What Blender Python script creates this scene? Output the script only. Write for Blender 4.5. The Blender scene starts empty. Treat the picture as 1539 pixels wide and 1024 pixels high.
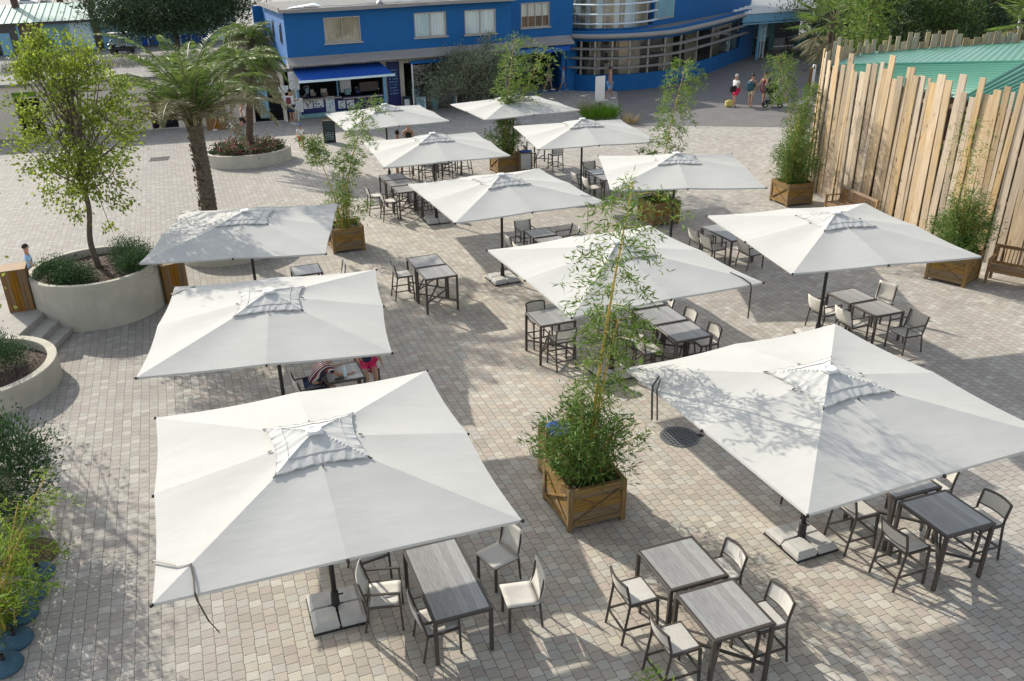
import bpy, math, random
import numpy as np
from mathutils import Vector, Matrix
PI = math.pi
SC = bpy.context.scene
COL = SC.collection
GA = math.radians(17.5)                       # the plaza's grid is turned by this angle
GU = np.array([math.cos(GA), math.sin(GA)]); GV = np.array([-math.sin(GA), math.cos(GA)])
RX = random.Random(7)

# ------------------------------------------------------------------ mesh collector
class MB:
    def __init__(s): s.v = []; s.f = []; s.m = []
    def add(s, vs, fs, mi=0):
        o = len(s.v); s.v.extend([tuple(map(float, p)) for p in vs])
        for f in fs: s.f.append(tuple(i + o for i in f)); s.m.append(mi)
    def box(s, c, d, rz=0, mi=0, ch=0.0, tilt=None):
        x, y, z = d[0] / 2, d[1] / 2, d[2] / 2
        M = Matrix.Translation(c) @ Matrix.Rotation(rz, 4, 'Z')
        if tilt is not None: M = M @ tilt
        if ch <= 0:
            vs = [(i * x, j * y, k * z) for k in (-1, 1) for i, j in ((-1, -1), (1, -1), (1, 1), (-1, 1))]
            fs = [(3, 2, 1, 0), (4, 5, 6, 7), (0, 1, 5, 4), (1, 2, 6, 5), (2, 3, 7, 6), (3, 0, 4, 7)]
        else:
            vs = []
            for zz, q in ((-z, ch), (-z + ch, 0), (z - ch, 0), (z, ch)):
                a, b = x - q, y - q
                e = min(ch, x * .9, y * .9)
                vs += [(-a + e, -b, zz), (a - e, -b, zz), (a, -b + e, zz), (a, b - e, zz), (a - e, b, zz), (-a + e, b, zz), (-a, b - e, zz), (-a, -b + e, zz)]
            fs = [tuple(range(7, -1, -1)), tuple(range(24, 32))]
            for r in range(3):
                for i in range(8):
                    j = (i + 1) % 8; fs.append((r * 8 + i, r * 8 + j, r * 8 + 8 + j, r * 8 + 8 + i))
        s.add([M @ Vector(p) for p in vs], fs, mi)
    def bar(s, p, q, w, h=None, mi=0, up=(0, 0, 1)):
        h = h or w
        p, q = Vector(p), Vector(q); d = (q - p).normalized(); u = Vector(up)
        if abs(d.dot(u)) > .98: u = Vector((1, 0, 0))
        a = d.cross(u).normalized() * (w / 2); b = a.cross(d).normalized() * (h / 2)
        vs = [o + i * a + j * b for o in (p, q) for i, j in ((-1, -1), (1, -1), (1, 1), (-1, 1))]
        s.add(vs, [(3, 2, 1, 0), (4, 5, 6, 7), (0, 1, 5, 4), (1, 2, 6, 5), (2, 3, 7, 6), (3, 0, 4, 7)], mi)
    def tube(s, pts, r, n=7, mi=0, cap=True):
        pts = [Vector(p) for p in pts]; N = len(pts)
        rs = r if hasattr(r, '__len__') else [r] * N
        vs = []; ref = None
        for i, p in enumerate(pts):
            d = (pts[min(i + 1, N - 1)] - pts[max(i - 1, 0)])
            d = d.normalized() if d.length > 1e-9 else Vector((0, 0, 1))
            if ref is None: ref = Vector((1, 0, 0)) if abs(d.x) < .8 else Vector((0, 1, 0))
            a = (ref - d * ref.dot(d)).normalized(); b = d.cross(a); ref = a
            for k in range(n):
                t = 2 * PI * k / n; vs.append(p + (a * math.cos(t) + b * math.sin(t)) * rs[i])
        fs = [(i * n + k, i * n + (k + 1) % n, (i + 1) * n + (k + 1) % n, (i + 1) * n + k) for i in range(N - 1) for k in range(n)]
        if cap: fs += [tuple(range(n - 1, -1, -1)), tuple(range((N - 1) * n, N * n))]
        s.add(vs, fs, mi)
    def lathe(s, prof, c=(0, 0, 0), n=24, mi=0, sx=1, sy=1, rz=0):
        vs = []; ca, sa = math.cos(rz), math.sin(rz)
        for r, z in prof:
            for k in range(n):
                t = 2 * PI * k / n; x, y = r * math.cos(t) * sx, r * math.sin(t) * sy
                vs.append((c[0] + x * ca - y * sa, c[1] + x * sa + y * ca, c[2] + z))
        fs = [(i * n + k, i * n + (k + 1) % n, (i + 1) * n + (k + 1) % n, (i + 1) * n + k) for i in range(len(prof) - 1) for k in range(n)]
        if prof[0][0] > 1e-6: fs.append(tuple(range(n - 1, -1, -1)))
        if prof[-1][0] > 1e-6: fs.append(tuple(range((len(prof) - 1) * n, len(prof) * n)))
        s.add(vs, fs, mi)
    def ell(s, c, r, n=12, m=8, mi=0):
        prof = [(math.sin(PI * i / m), -math.cos(PI * i / m)) for i in range(m + 1)]
        vs = []
        for a, z in prof:
            for k in range(n):
                t = 2 * PI * k / n; vs.append((c[0] + a * math.cos(t) * r[0], c[1] + a * math.sin(t) * r[1], c[2] + z * r[2]))
        fs = [(i * n + k, i * n + (k + 1) % n, (i + 1) * n + (k + 1) % n, (i + 1) * n + k) for i in range(m) for k in range(n)]
        s.add(vs, fs, mi)
    def prism(s, poly, z0, z1, mi=0):
        n = len(poly)
        vs = [(x, y, z0) for x, y in poly] + [(x, y, z1) for x, y in poly]
        s.add(vs, [tuple(range(n - 1, -1, -1)), tuple(range(n, 2 * n))] + [(i, (i + 1) % n, n + (i + 1) % n, n + i) for i in range(n)], mi)
    def leaves(s, P, D, L, W, rng, mi=0, fold=0.25):
        """many separate lance-shaped leaves: P base points, D directions"""
        P = np.asarray(P, float); D = np.asarray(D, float); N = len(P)
        if N == 0: return
        D /= np.linalg.norm(D, axis=1, keepdims=True) + 1e-9
        L = np.asarray(L) * np.ones(N); W = np.asarray(W) * np.ones(N)
        S = np.cross(D, rng.normal(size=(N, 3))); S /= np.linalg.norm(S, axis=1, keepdims=True) + 1e-9
        U = np.cross(S, D)
        L_, W_ = L[:, None], W[:, None]
        a = P; b = P + D * L_ * .42 + S * W_ * .5 + U * W_ * fold; c = P + D * L_; d = P + D * L_ * .42 - S * W_ * .5 + U * W_ * fold
        V = np.stack([a, b, c, d], 1).reshape(-1, 3)
        o = len(s.v); s.v.extend(map(tuple, V.tolist()))
        s.f.extend([(o + 4 * i, o + 4 * i + 1, o + 4 * i + 2, o + 4 * i + 3) for i in range(N)]); s.m.extend([mi] * N)
    def build(s, name, mats, parent=None, smooth=False, loc=None, rz=0):
        me = bpy.data.meshes.new(name); me.from_pydata(s.v, [], s.f)
        mats = mats if isinstance(mats, (list, tuple)) else [mats]
        for m in mats: me.materials.append(m)
        if len(mats) > 1: me.polygons.foreach_set('material_index', s.m)
        if smooth: me.polygons.foreach_set('use_smooth', [True] * len(s.f))
        me.update()
        o = bpy.data.objects.new(name, me); COL.objects.link(o)
        if parent is not None: o.parent = parent
        if loc is not None: o.location = loc
        if rz: o.rotation_euler.z = rz
        return o

def build_each(b, name, mats, parent):
    par = list(range(len(b.v)))
    def fd(i):
        while par[i] != i: par[i] = par[par[i]]; i = par[i]
        return i
    for f in b.f:
        for i in f[1:]: par[fd(i)] = fd(f[0])
    grp = {}
    for f, m in zip(b.f, b.m): grp.setdefault(fd(f[0]), []).append((f, m))
    out = []
    for fs in grp.values():
        c = MB(); ix = {}
        for f, m in fs:
            for i in f:
                if i not in ix: ix[i] = len(c.v); c.v.append(b.v[i])
            c.f.append(tuple(ix[i] for i in f)); c.m.append(m)
        out.append(c.build(name, mats, parent))
    return out
def tag(o, label=None, cat=None, group=None, kind=None):
    if label: o['label'] = label
    if cat: o['category'] = cat
    if group: o['group'] = group
    if kind: o['kind'] = kind
    return o
def thing(name, label, cat, loc=(0, 0, 0), rz=0, group=None):
    o = bpy.data.objects.new(name, None); o.empty_display_size = .2; COL.objects.link(o)
    o.location = loc; o.rotation_euler = (0, 0, rz)
    return tag(o, label, cat, group)
def copy_tree(o, parent=None):
    c = o.copy(); COL.objects.link(c)
    if parent is not None: c.parent = parent
    for ch in list(o.children): copy_tree(ch, c)
    return c
class Proto:
    """first use hands out the built thing itself, later uses copy it with its parts"""
    def __init__(s, root): s.root = root; s.used = False
    def put(s, x, y, rz, label, group=None, z=0, sc=None):
        o = copy_tree(s.root) if s.used else s.root
        s.used = True
        o.location = (x, y, z); o.rotation_euler = (0, 0, rz); o['label'] = label
        if group: o['group'] = group
        if sc: o.scale = sc
        return o
def lerp(a, b, t): return a + (b - a) * t
def spline(P, n):
    P = [np.array(p, float) for p in P]; Q = [2 * P[0] - P[1]] + P + [2 * P[-1] - P[-2]]; out = []
    for i in range(1, len(Q) - 2):
        for k in range(n):
            t = k / n; a, b, c, d = Q[i - 1:i + 3]
            out.append(.5 * ((2 * b) + (c - a) * t + (2 * a - 5 * b + 4 * c - d) * t * t + (3 * b - a - 3 * c + d) * t ** 3))
    out.append(P[-1]); return out

# ------------------------------------------------------------------ materials
class NT:
    def __init__(s, m): s.t = m.node_tree; s.n = s.t.nodes; s.l = s.t.links
    def new(s, ty, **kw):
        n = s.n.new(ty)
        for k, v in kw.items(): setattr(n, k, v)
        return n
    def inp(s, sock, v):
        if hasattr(v, 'is_linked') or isinstance(v, bpy.types.NodeSocket): s.l.new(v, sock)
        else: sock.default_value = v
    def math(s, op, a, b=0, c=None):
        n = s.new('ShaderNodeMath', operation=op); s.inp(n.inputs[0], a); s.inp(n.inputs[1], b)
        if c is not None: s.inp(n.inputs[2], c)
        return n.outputs[0]
    def mix(s, f, a, b, blend='MIX'):
        n = s.new('ShaderNodeMix', data_type='RGBA', blend_type=blend)
        s.inp(n.inputs[0], f); s.inp(n.inputs[6], a); s.inp(n.inputs[7], b); return n.outputs[2]
    def noise(s, vec, scale, detail=3, rough=.5):
        n = s.new('ShaderNodeTexNoise'); s.inp(n.inputs['Scale'], scale); n.inputs['Detail'].default_value = detail; n.inputs['Roughness'].default_value = rough
        if vec is not None: s.l.new(vec, n.inputs['Vector'])
        return n.outputs['Fac']
    def ramp(s, f, stops):
        n = s.new('ShaderNodeValToRGB'); e = n.color_ramp.elements
        while len(e) < len(stops): e.new(.5)
        for el, (p, c) in zip(e, stops): el.position = p; el.color = c4(c)
        s.inp(n.inputs[0], f); return n.outputs[0]
    def maprange(s, v, a, b, c, d):
        n = s.new('ShaderNodeMapRange'); s.inp(n.inputs[0], v)
        for i, q in enumerate((a, b, c, d)): n.inputs[i + 1].default_value = q
        return n.outputs[0]
    def bump(s, h, strength, dist=.01):
        n = s.new('ShaderNodeBump'); n.inputs['Strength'].default_value = strength; n.inputs['Distance'].default_value = dist
        s.l.new(h, n.inputs['Height']); return n.outputs[0]
    def obj(s): return s.new('ShaderNodeTexCoord').outputs['Object']
    def mapping(s, vec, scale=(1, 1, 1), rot=(0, 0, 0), loc=(0, 0, 0)):
        n = s.new('ShaderNodeMapping'); s.l.new(vec, n.inputs[0]); n.inputs['Scale'].default_value = scale; n.inputs['Rotation'].default_value = rot; n.inputs['Location'].default_value = loc
        return n.outputs[0]
def c4(c): return (c[0], c[1], c[2], 1.0)
def base_mat(name):
    m = bpy.data.materials.new(name); m.use_nodes = True; t = NT(m); return m, t, t.n['Principled BSDF']
def mat(name, col, rough=.7, var=.12, scale=6, isl=0.0, orand=0.0, bump=0.0, bscale=40, spec=.4, metal=0, grain=None, stain=0.0, col2=None):
    m, t, p = base_mat(name); v = t.obj()
    if grain: v = t.mapping(v, grain)
    c = t.mix(t.maprange(t.noise(v, scale, 4, .6), .3, .7, 0, 1), c4([x * (1 - var) for x in col]), c4([min(1, x * (1 + var)) for x in (col2 or col)]))
    if stain:
        st = t.maprange(t.noise(t.obj(), .9, 5, .65), .52, .72, 0, stain); c = t.mix(st, c, c4([x * .45 for x in col]))
    if isl or orand:
        g = t.new('ShaderNodeNewGeometry').outputs['Random Per Island'] if isl else t.new('ShaderNodeObjectInfo').outputs['Random']
        a = isl or orand
        h = t.new('ShaderNodeHueSaturation'); t.l.new(c, h.inputs['Color']); t.l.new(t.maprange(g, 0, 1, 1 - a, 1 + a), h.inputs['Value'])
        k = t.math('FRACT', t.math('MULTIPLY', g, 7.31)); t.l.new(t.maprange(k, 0, 1, .5 - .035 * min(1, a * 3), .5 + .02 * min(1, a * 3)), h.inputs['Hue'])
        t.l.new(t.maprange(t.math('FRACT', t.math('MULTIPLY', g, 13.7)), 0, 1, 1 - a * .5, 1 + a * .3), h.inputs['Saturation'])
        c = h.outputs[0]
    t.l.new(c, p.inputs['Base Color']); p.inputs['Roughness'].default_value = rough; p.inputs['Specular IOR Level'].default_value = spec; p.inputs['Metallic'].default_value = metal
    if bump: t.l.new(t.bump(t.noise(v, bscale, 4, .6), bump, .01), p.inputs['Normal'])
    return m
def leaf_mat(name, col, isl=.4, trans=.35, rough=.5, col2=None):
    m, t, p = base_mat(name)
    g = t.new('ShaderNodeNewGeometry').outputs['Random Per Island']
    c2 = col2 or (col[0] * 1.5, col[1] * 1.3, col[2])
    clump = t.maprange(t.noise(t.obj(), 2.2, 2), .35, .65, 0, 1)
    c = t.mix(t.math('MULTIPLY_ADD', clump, .5, t.math('MULTIPLY', t.math('FRACT', t.math('MULTIPLY', g, 5.17)), .5)), c4(col), c4(c2))
    h = t.new('ShaderNodeHueSaturation'); t.l.new(c, h.inputs['Color']); t.l.new(t.maprange(g, 0, 1, 1 - isl, 1 + isl), h.inputs['Value'])
    t.l.new(h.outputs[0], p.inputs['Base Color']); p.inputs['Roughness'].default_value = rough; p.inputs['Specular IOR Level'].default_value = .35
    tr = t.new('ShaderNodeBsdfTranslucent'); t.l.new(h.outputs[0], tr.inputs[0])
    mx = t.new('ShaderNodeMixShader'); mx.inputs[0].default_value = trans
    t.l.new(p.outputs[0], mx.inputs[1]); t.l.new(tr.outputs[0], mx.inputs[2]); t.l.new(mx.outputs[0], t.n['Material Output'].inputs[0])
    return m
def canvas_mat(name, col, trans=.2):
    m, t, p = base_mat(name); v = t.obj()
    c = t.mix(t.maprange(t.noise(v, 1.3, 5, .6), .35, .7, 0, 1), c4(col), c4([x * .93 for x in col]))
    oi = t.new('ShaderNodeObjectInfo').outputs['Random']
    off = t.new('ShaderNodeVectorMath', operation='ADD'); t.l.new(v, off.inputs[0]); t.l.new(t.math('MULTIPLY', oi, 31.), off.inputs[1])
    sp = t.maprange(t.noise(off.outputs[0], 14, 2), .80, .84, 0, .5)
    c = t.mix(sp, c, c4([x * .5 for x in col]))
    st = t.maprange(t.noise(off.outputs[0], 1.6, 6, .7), .58, .75, 0, .16); c = t.mix(st, c, (.45, .42, .36, 1))
    t.l.new(c, p.inputs['Base Color']); p.inputs['Roughness'].default_value = .85; p.inputs['Specular IOR Level'].default_value = .2
    w = t.math('ADD', t.noise(t.mapping(v, (1.2, 3.5, 1)), 1.2, 3), t.math('MULTIPLY', t.noise(v, 300, 1), .02))
    t.l.new(t.bump(w, .17, .05), p.inputs['Normal'])
    tr = t.new('ShaderNodeBsdfTranslucent'); t.l.new(c, tr.inputs[0])
    mx = t.new('ShaderNodeMixShader'); mx.inputs[0].default_value = trans
    t.l.new(p.outputs[0], mx.inputs[1]); t.l.new(tr.outputs[0], mx.inputs[2]); t.l.new(mx.outputs[0], t.n['Material Output'].inputs[0])
    return m
def glass_mat(name, tint=(.6, .7, .7), keep=.5):
    m, t, p = base_mat(name)
    gl = t.new('ShaderNodeBsdfGlossy'); gl.inputs['Roughness'].default_value = .03
    tr = t.new('ShaderNodeBsdfTransparent'); tr.inputs[0].default_value = c4(tint)
    fr = t.new('ShaderNodeFresnel'); fr.inputs[0].default_value = 1.6
    mx = t.new('ShaderNodeMixShader'); t.l.new(t.math('ADD', t.math('MULTIPLY', fr.outputs[0], keep), .08), mx.inputs[0])
    t.l.new(tr.outputs[0], mx.inputs[1]); t.l.new(gl.outputs[0], mx.inputs[2]); t.l.new(mx.outputs[0], t.n['Material Output'].inputs[0])
    return m
def paving_mat():
    m, t, p = base_mat('paving_stones'); v = t.obj()
    r = t.mapping(v, rot=(0, 0, -GA))
    wob = t.new('ShaderNodeTexNoise'); wob.inputs['Scale'].default_value = 7; wob.inputs['Detail'].default_value = 2; t.l.new(r, wob.inputs['Vector'])
    ad = t.new('ShaderNodeVectorMath', operation='MULTIPLY_ADD'); t.l.new(wob.outputs['Color'], ad.inputs[0]); ad.inputs[1].default_value = (.036, .036, 0); t.l.new(r, ad.inputs[2])
    sx = t.new('ShaderNodeSeparateXYZ'); t.l.new(ad.outputs[0], sx.inputs[0])
    x = t.math('DIVIDE', sx.outputs[0], 0.171); cx = t.math('FLOOR', x)
    wn = t.new('ShaderNodeTexWhiteNoise', noise_dimensions='1D'); t.l.new(cx, wn.inputs['W'])
    y = t.math('ADD', t.math('DIVIDE', sx.outputs[1], 0.157), t.math('ADD', t.math('MULTIPLY', cx, .43), t.math('MULTIPLY', wn.outputs[0], .22))); cy = t.math('FLOOR', y)
    cell = t.new('ShaderNodeCombineXYZ'); t.l.new(cx, cell.inputs[0]); t.l.new(cy, cell.inputs[1])
    w2 = t.new('ShaderNodeTexWhiteNoise', noise_dimensions='2D'); t.l.new(cell.outputs[0], w2.inputs['Vector'])
    fx = t.math('FRACT', x); fy = t.math('FRACT', y)
    ex = t.math('MULTIPLY', t.math('MINIMUM', fx, t.math('SUBTRACT', 1, fx)), 0.171); ey = t.math('MULTIPLY', t.math('MINIMUM', fy, t.math('SUBTRACT', 1, fy)), 0.157)
    e = t.new('ShaderNodeMath', operation='SMOOTH_MIN'); t.l.new(ex, e.inputs[0]); t.l.new(ey, e.inputs[1]); e.inputs[2].default_value = .012
    edge = t.maprange(t.math('ADD', e.outputs[0], t.math('MULTIPLY', t.noise(v, 45, 3), .006)), .0042, .0080, 0, 1)
    warm = t.ramp(w2.outputs['Value'], [(0, (.40, .355, .295)), (.2, (.475, .435, .355)), (.42, (.47, .395, .335)), (.6, (.545, .495, .395)), (.8, (.46, .445, .395)), (1, (.61, .57, .475))])
    grey = t.ramp(w2.outputs['Value'], [(0, (.32, .31, .28)), (.25, (.40, .388, .352)), (.5, (.37, .34, .315)), (.75, (.435, .42, .38)), (1, (.505, .488, .445))])
    sp = t.new('ShaderNodeSeparateXYZ'); t.l.new(r, sp.inputs[0])
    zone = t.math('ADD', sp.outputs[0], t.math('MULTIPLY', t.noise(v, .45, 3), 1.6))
    k1 = t.maprange(zone, .1, 1.1, .25, 1)
    far = t.maprange(t.math('ADD', sp.outputs[1], t.math('MULTIPLY', t.noise(v, .3, 2), 4)), 22, 34, 0, .65)
    k2 = t.math('MULTIPLY', k1, t.math('SUBTRACT', 1, t.maprange(zone, 8.5, 11.5, 0, .55)))
    k2 = t.math('MULTIPLY', k2, t.math('SUBTRACT', 1, far))
    c = t.mix(k2, grey, warm)
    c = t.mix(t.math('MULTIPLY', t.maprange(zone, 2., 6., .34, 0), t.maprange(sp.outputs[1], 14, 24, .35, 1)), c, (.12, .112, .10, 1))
    c = t.mix(t.maprange(t.noise(v, 1.1, 5, .6), .35, .7, 0, .35), c, (.30, .275, .25, 1), 'MULTIPLY') if False else t.mix(t.maprange(t.noise(v, .8, 5, .65), .5, .75, 0, .45), c, (.25, .23, .205, 1))
    c = t.mix(t.maprange(t.noise(v, 38, 5, .7), .38, .72, 0, .42), c, (.24, .22, .195, 1))
    c = t.mix(edge, (.075, .067, .055, 1), c)
    t.l.new(c, p.inputs['Base Color']); p.inputs['Roughness'].default_value = .82; p.inputs['Specular IOR Level'].default_value = .3
    hgt = t.math('ADD', t.math('MULTIPLY', t.maprange(e.outputs[0], 0, .014, 0, 1), .8), t.math('ADD', t.math('MULTIPLY', t.noise(v, 55, 4), .5), t.math('MULTIPLY', w2.outputs['Value'], .35)))
    t.l.new(t.bump(hgt, .45, .010), p.inputs['Normal'])
    return m
def table_mat():
    m, t, p = base_mat('grey_wood_top'); v = t.obj()
    sx = t.new('ShaderNodeSeparateXYZ'); t.l.new(v, sx.inputs[0])
    pl = t.math('FLOOR', t.math('DIVIDE', sx.outputs[0], .105))
    wn = t.new('ShaderNodeTexWhiteNoise', noise_dimensions='1D'); t.l.new(pl, wn.inputs['W'])
    fr = t.math('FRACT', t.math('DIVIDE', sx.outputs[0], .105)); ed = t.maprange(t.math('MINIMUM', fr, t.math('SUBTRACT', 1, fr)), 0, .03, 0, 1)
    gr = t.noise(t.mapping(v, (45, 3, 3)), 2.2, 5, .65)
    c = t.ramp(t.math('ADD', t.math('MULTIPLY', gr, .8), t.math('MULTIPLY', wn.outputs[0], .22)), [(.25, (.19, .19, .183)), (.55, (.335, .335, .325)), (.8, (.45, .45, .435))])
    c = t.mix(ed, c4((.18, .175, .16)), c)
    t.l.new(c, p.inputs['Base Color']); p.inputs['Roughness'].default_value = .34; p.inputs['Specular IOR Level'].default_value = .6
    t.l.new(t.bump(gr, .15, .004), p.inputs['Normal'])
    return m
def wood_mat(name, cols, isl=.25, rough=.75, knots=.5, axis=2):
    m, t, p = base_mat(name); g = t.new('ShaderNodeNewGeometry').outputs['Random Per Island']
    v = t.obj(); of = t.new('ShaderNodeVectorMath', operation='ADD'); t.l.new(v, of.inputs[0])
    cb = t.new('ShaderNodeCombineXYZ'); t.l.new(t.math('MULTIPLY', g, 53.), cb.inputs[axis]); t.l.new(cb.outputs[0], of.inputs[1])
    sc = [14, 14, 14]; sc[axis] = .7
    gr = t.noise(t.mapping(of.outputs[0], tuple(sc)), 2, 5, .65)
    c = t.ramp(gr, [(.25, cols[0]), (.5, cols[1]), (.75, cols[2])])
    kn = t.maprange(t.noise(t.mapping(of.outputs[0], tuple([9 if i != axis else 3.2 for i in range(3)])), 1.1, 1), .70, .76, 0, knots)
    c = t.mix(kn, c, c4([x * .35 for x in cols[0]]))
    we = t.maprange(t.noise(of.outputs[0], .7, 4), .45, .7, 0, .4); c = t.mix(we, c, c4([sum(cols[1]) / 3 * k for k in (1.0, .97, .9)]))
    h = t.new('ShaderNodeHueSaturation'); t.l.new(c, h.inputs['Color'])
    t.l.new(t.maprange(g, 0, 1, 1 - isl, 1 + isl), h.inputs['Value'])
    k = t.math('FRACT', t.math('MULTIPLY', g, 9.7)); t.l.new(t.maprange(k, 0, 1, .75, 1.25), h.inputs['Saturation'])
    t.l.new(h.outputs[0], p.inputs['Base Color']); p.inputs['Roughness'].default_value = rough; p.inputs['Specular IOR Level'].default_value = .25
    t.l.new(t.bump(gr, .3, .01), p.inputs['Normal'])
    return m
M = {}
M['paving'] = paving_mat()
M['asphalt'] = mat('asphalt', (.16, .155, .15), .9, .12, 1.2, bump=.3, bscale=120, stain=.25)
M['far_ground'] = mat('pale_concrete_ground', (.28, .27, .25), .9, .12, .3, stain=.2)
M['canvas'] = canvas_mat('off_white_canvas', (.55, .551, .518), .12)
M['cap'] = canvas_mat('white_cap_canvas', (.57, .575, .55), .12)
M['dark'] = mat('dark_brown_metal', (.060, .050, .042), .45, .12, 9, spec=.5)
M['black'] = mat('black_metal', (.022, .021, .021), .5, .1, 9)
M['steel'] = mat('galvanised_metal', (.45, .46, .47), .4, .1, 9, metal=.6)
M['slab'] = mat('cast_concrete', (.47, .46, .43), .9, .14, 7, bump=.4, bscale=90, isl=.1, stain=.35)
M['top'] = table_mat()
M['sling'] = mat('light_sling_mesh', (.56, .54, .49), .8, .06, 12, orand=.10, bump=.25, bscale=300)
M['white'] = mat('white_paint', (.78, .78, .76), .5, .04, 3)
M['planter'] = wood_mat('stained_planter_wood', [(.125, .075, .031), (.225, .145, .063), (.32, .215, .10)], .22, .7, .5, 0)
M['planter_post'] = wood_mat('stained_post_wood', [(.125, .075, .031), (.22, .14, .06), (.31, .205, .095)], .18, .7, .3, 2)
M['bench'] = wood_mat('bench_teak', [(.16, .095, .045), (.26, .165, .085), (.35, .235, .13)], .2, .7, .2, 0)
M['fence'] = wood_mat('fence_pine', [(.285, .20, .115), (.425, .32, .20), (.54, .44, .305)], .28, .85, .8, 2)
M['cabinet'] = wood_mat('dark_slat_wood', [(.13, .065, .022), (.215, .115, .04), (.28, .16, .06)], .15, .65, .2, 2)
M['soil'] = mat('bark_mulch', (.075, .05, .038), .95, .5, 60, bump=1, bscale=60)
M['render'] = mat('beige_render', (.48, .455, .375), .9, .09, 2.5, bump=.25, bscale=60, stain=.28)
M['beigewall'] = mat('beige_wall_render', (.62, .56, .47), .9, .05, 1.2, stain=.08)
M['blue'] = mat('blue_facade_paint', (.003, .105, .31), .75, .09, .9, stain=.22)
M['bluel'] = mat('light_blue_paint', (.22, .45, .62), .6, .05, 1)
M['navy'] = mat('navy_panel', (.012, .02, .12), .6, .1, 2)
M['awning'] = mat('blue_awning_cloth', (.008, .085, .42), .8, .06, 2)
M['roofgrey'] = mat('grey_gravel_roof', (.20, .195, .185), .95, .25, 3, bump=.5, bscale=30)
M['ledge'] = mat('grey_concrete_ledge', (.30, .285, .27), .9, .12, 2, grain=(.4, 3, 3), stain=.3)
M['glass'] = glass_mat('window_glass', (.88, .93, .93))
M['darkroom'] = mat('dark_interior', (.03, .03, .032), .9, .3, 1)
M['interior'] = mat('tan_interior', (.50, .40, .30), .9, .2, 1.4)
M['curtain'] = mat('pale_curtain', (.76, .86, .92), .9, .08, 1, grain=(18, 18, .5))
M['frame'] = mat('taupe_window_frame', (.42, .38, .33), .6, .05, 3)
M['roofgreen'] = mat('green_metal_roof', (.07, .24, .165), .38, .06, 1.5, stain=.15)
M['palegreen'] = mat('pale_green_roof', (.46, .60, .53), .6, .06, 1, stain=.15)
M['teal'] = mat('teal_panel', (.18, .34, .38), .5, .1, 1)
M['stone'] = mat('grey_step_stone', (.36, .34, .31), .9, .1, 4, stain=.2)
M['brick'] = mat('brown_wall', (.2, .14, .1), .9, .2, 3)
M['culm'] = mat('yellow_bamboo_culm', (.52, .35, .075), .45, .25, 6)
M['bark'] = mat('grey_brown_bark', (.13, .10, .075), .95, .3, 12, bump=.8, bscale=30)
M['palmbark'] = mat('palm_trunk_bark', (.095, .07, .05), .95, .4, 14, bump=1, bscale=25, isl=.35)
M['bamboo'] = leaf_mat('bamboo_leaf', (.075, .155, .025), .45, .35, col2=(.19, .275, .045))
M['bamboo_d'] = leaf_mat('dense_bamboo_leaf', (.058, .135, .025), .5, .3, col2=(.15, .24, .045))
M['bright'] = leaf_mat('bright_bamboo_leaf', (.12, .22, .02), .4, .4, col2=(.28, .38, .045))
M['yellow'] = leaf_mat('yellow_green_leaf', (.115, .185, .022), .5, .4, col2=(.30, .36, .045))
M['shrub'] = leaf_mat('dark_shrub_leaf', (.032, .075, .028), .4, .2, col2=(.075, .135, .045))
M['olive'] = leaf_mat('olive_leaf', (.17, .205, .125), .5, .3, col2=(.30, .33, .22))
M['pine'] = leaf_mat('pine_needle', (.022, .05, .02), .45, .15, col2=(.05, .09, .03))
M['pineb'] = leaf_mat('bright_pine_needle', (.025, .065, .016), .5, .2, col2=(.11, .18, .035))
M['palm'] = leaf_mat('palm_leaflet', (.085, .15, .035), .4, .35, col2=(.21, .29, .06))
M['palmold'] = leaf_mat('palm_old_leaflet', (.17, .175, .085), .4, .25, col2=(.32, .28, .17))
M['grass'] = leaf_mat('bright_grass_blade', (.11, .24, .02), .35, .35)
M['dry'] = leaf_mat('dry_grass_blade', (.24, .21, .13), .35, .25)
M['flower'] = leaf_mat('pink_flower_petal', (.30, .07, .09), .4, .2, col2=(.45, .18, .17))
M['lav'] = leaf_mat('lavender_leaf', (.16, .18, .14), .4, .2, col2=(.30, .29, .27))
M['skin'] = mat('tanned_skin', (.42, .235, .155), .55, .06, 8)
M['hair_d'] = mat('dark_hair', (.018, .013, .01), .6, .2, 30)
M['hair_g'] = mat('grey_hair', (.5, .48, .45), .6, .1, 30)
for n, c in dict(red=(.50, .02, .03), pinkc=(.68, .03, .13), navyc=(.02, .035, .09), whitec=(.75, .75, .73), greenc=(.06, .12, .06), bluec=(.25, .42, .65), blackc=(.02, .02, .022), tealc=(.03, .09, .12), khaki=(.50, .42, .30), maroon=(.16, .035, .05), yellowc=(.55, .48, .14), bluebag=(.01, .07, .33), bluedisc=(.045, .105, .15), brownc=(.12, .075, .05), caprd=(.45, .03, .05), capbl=(.05, .14, .35), ice=(.62, .78, .82)).items():
    M[n] = mat('cloth_' + n if n not in ('bluedisc', 'brownc') else n, c, .8, .1, 10)
M['carwhite'] = mat('car_paint_silver', (.55, .58, .62), .3, .03, 2, spec=.6)
M['carblue'] = mat('car_paint_blue', (.02, .12, .25), .3, .03, 2, spec=.6)
M['carglass'] = mat('car_window', (.03, .04, .05), .1, .1, 2, spec=.8)
M['cart'] = mat('cart_body_black', (.02, .02, .025), .4, .1, 4)
M['chalk'] = mat('chalkboard_slate', (.025, .04, .04), .7, .2, 5)
M['paper'] = mat('printed_paper', (.62, .66, .68), .7, .3, 14, col2=(.7, .72, .72))
M['iron'] = mat('cast_iron', (.13, .135, .14), .55, .15, 20, spec=.5)
M['stripe'] = None
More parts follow.
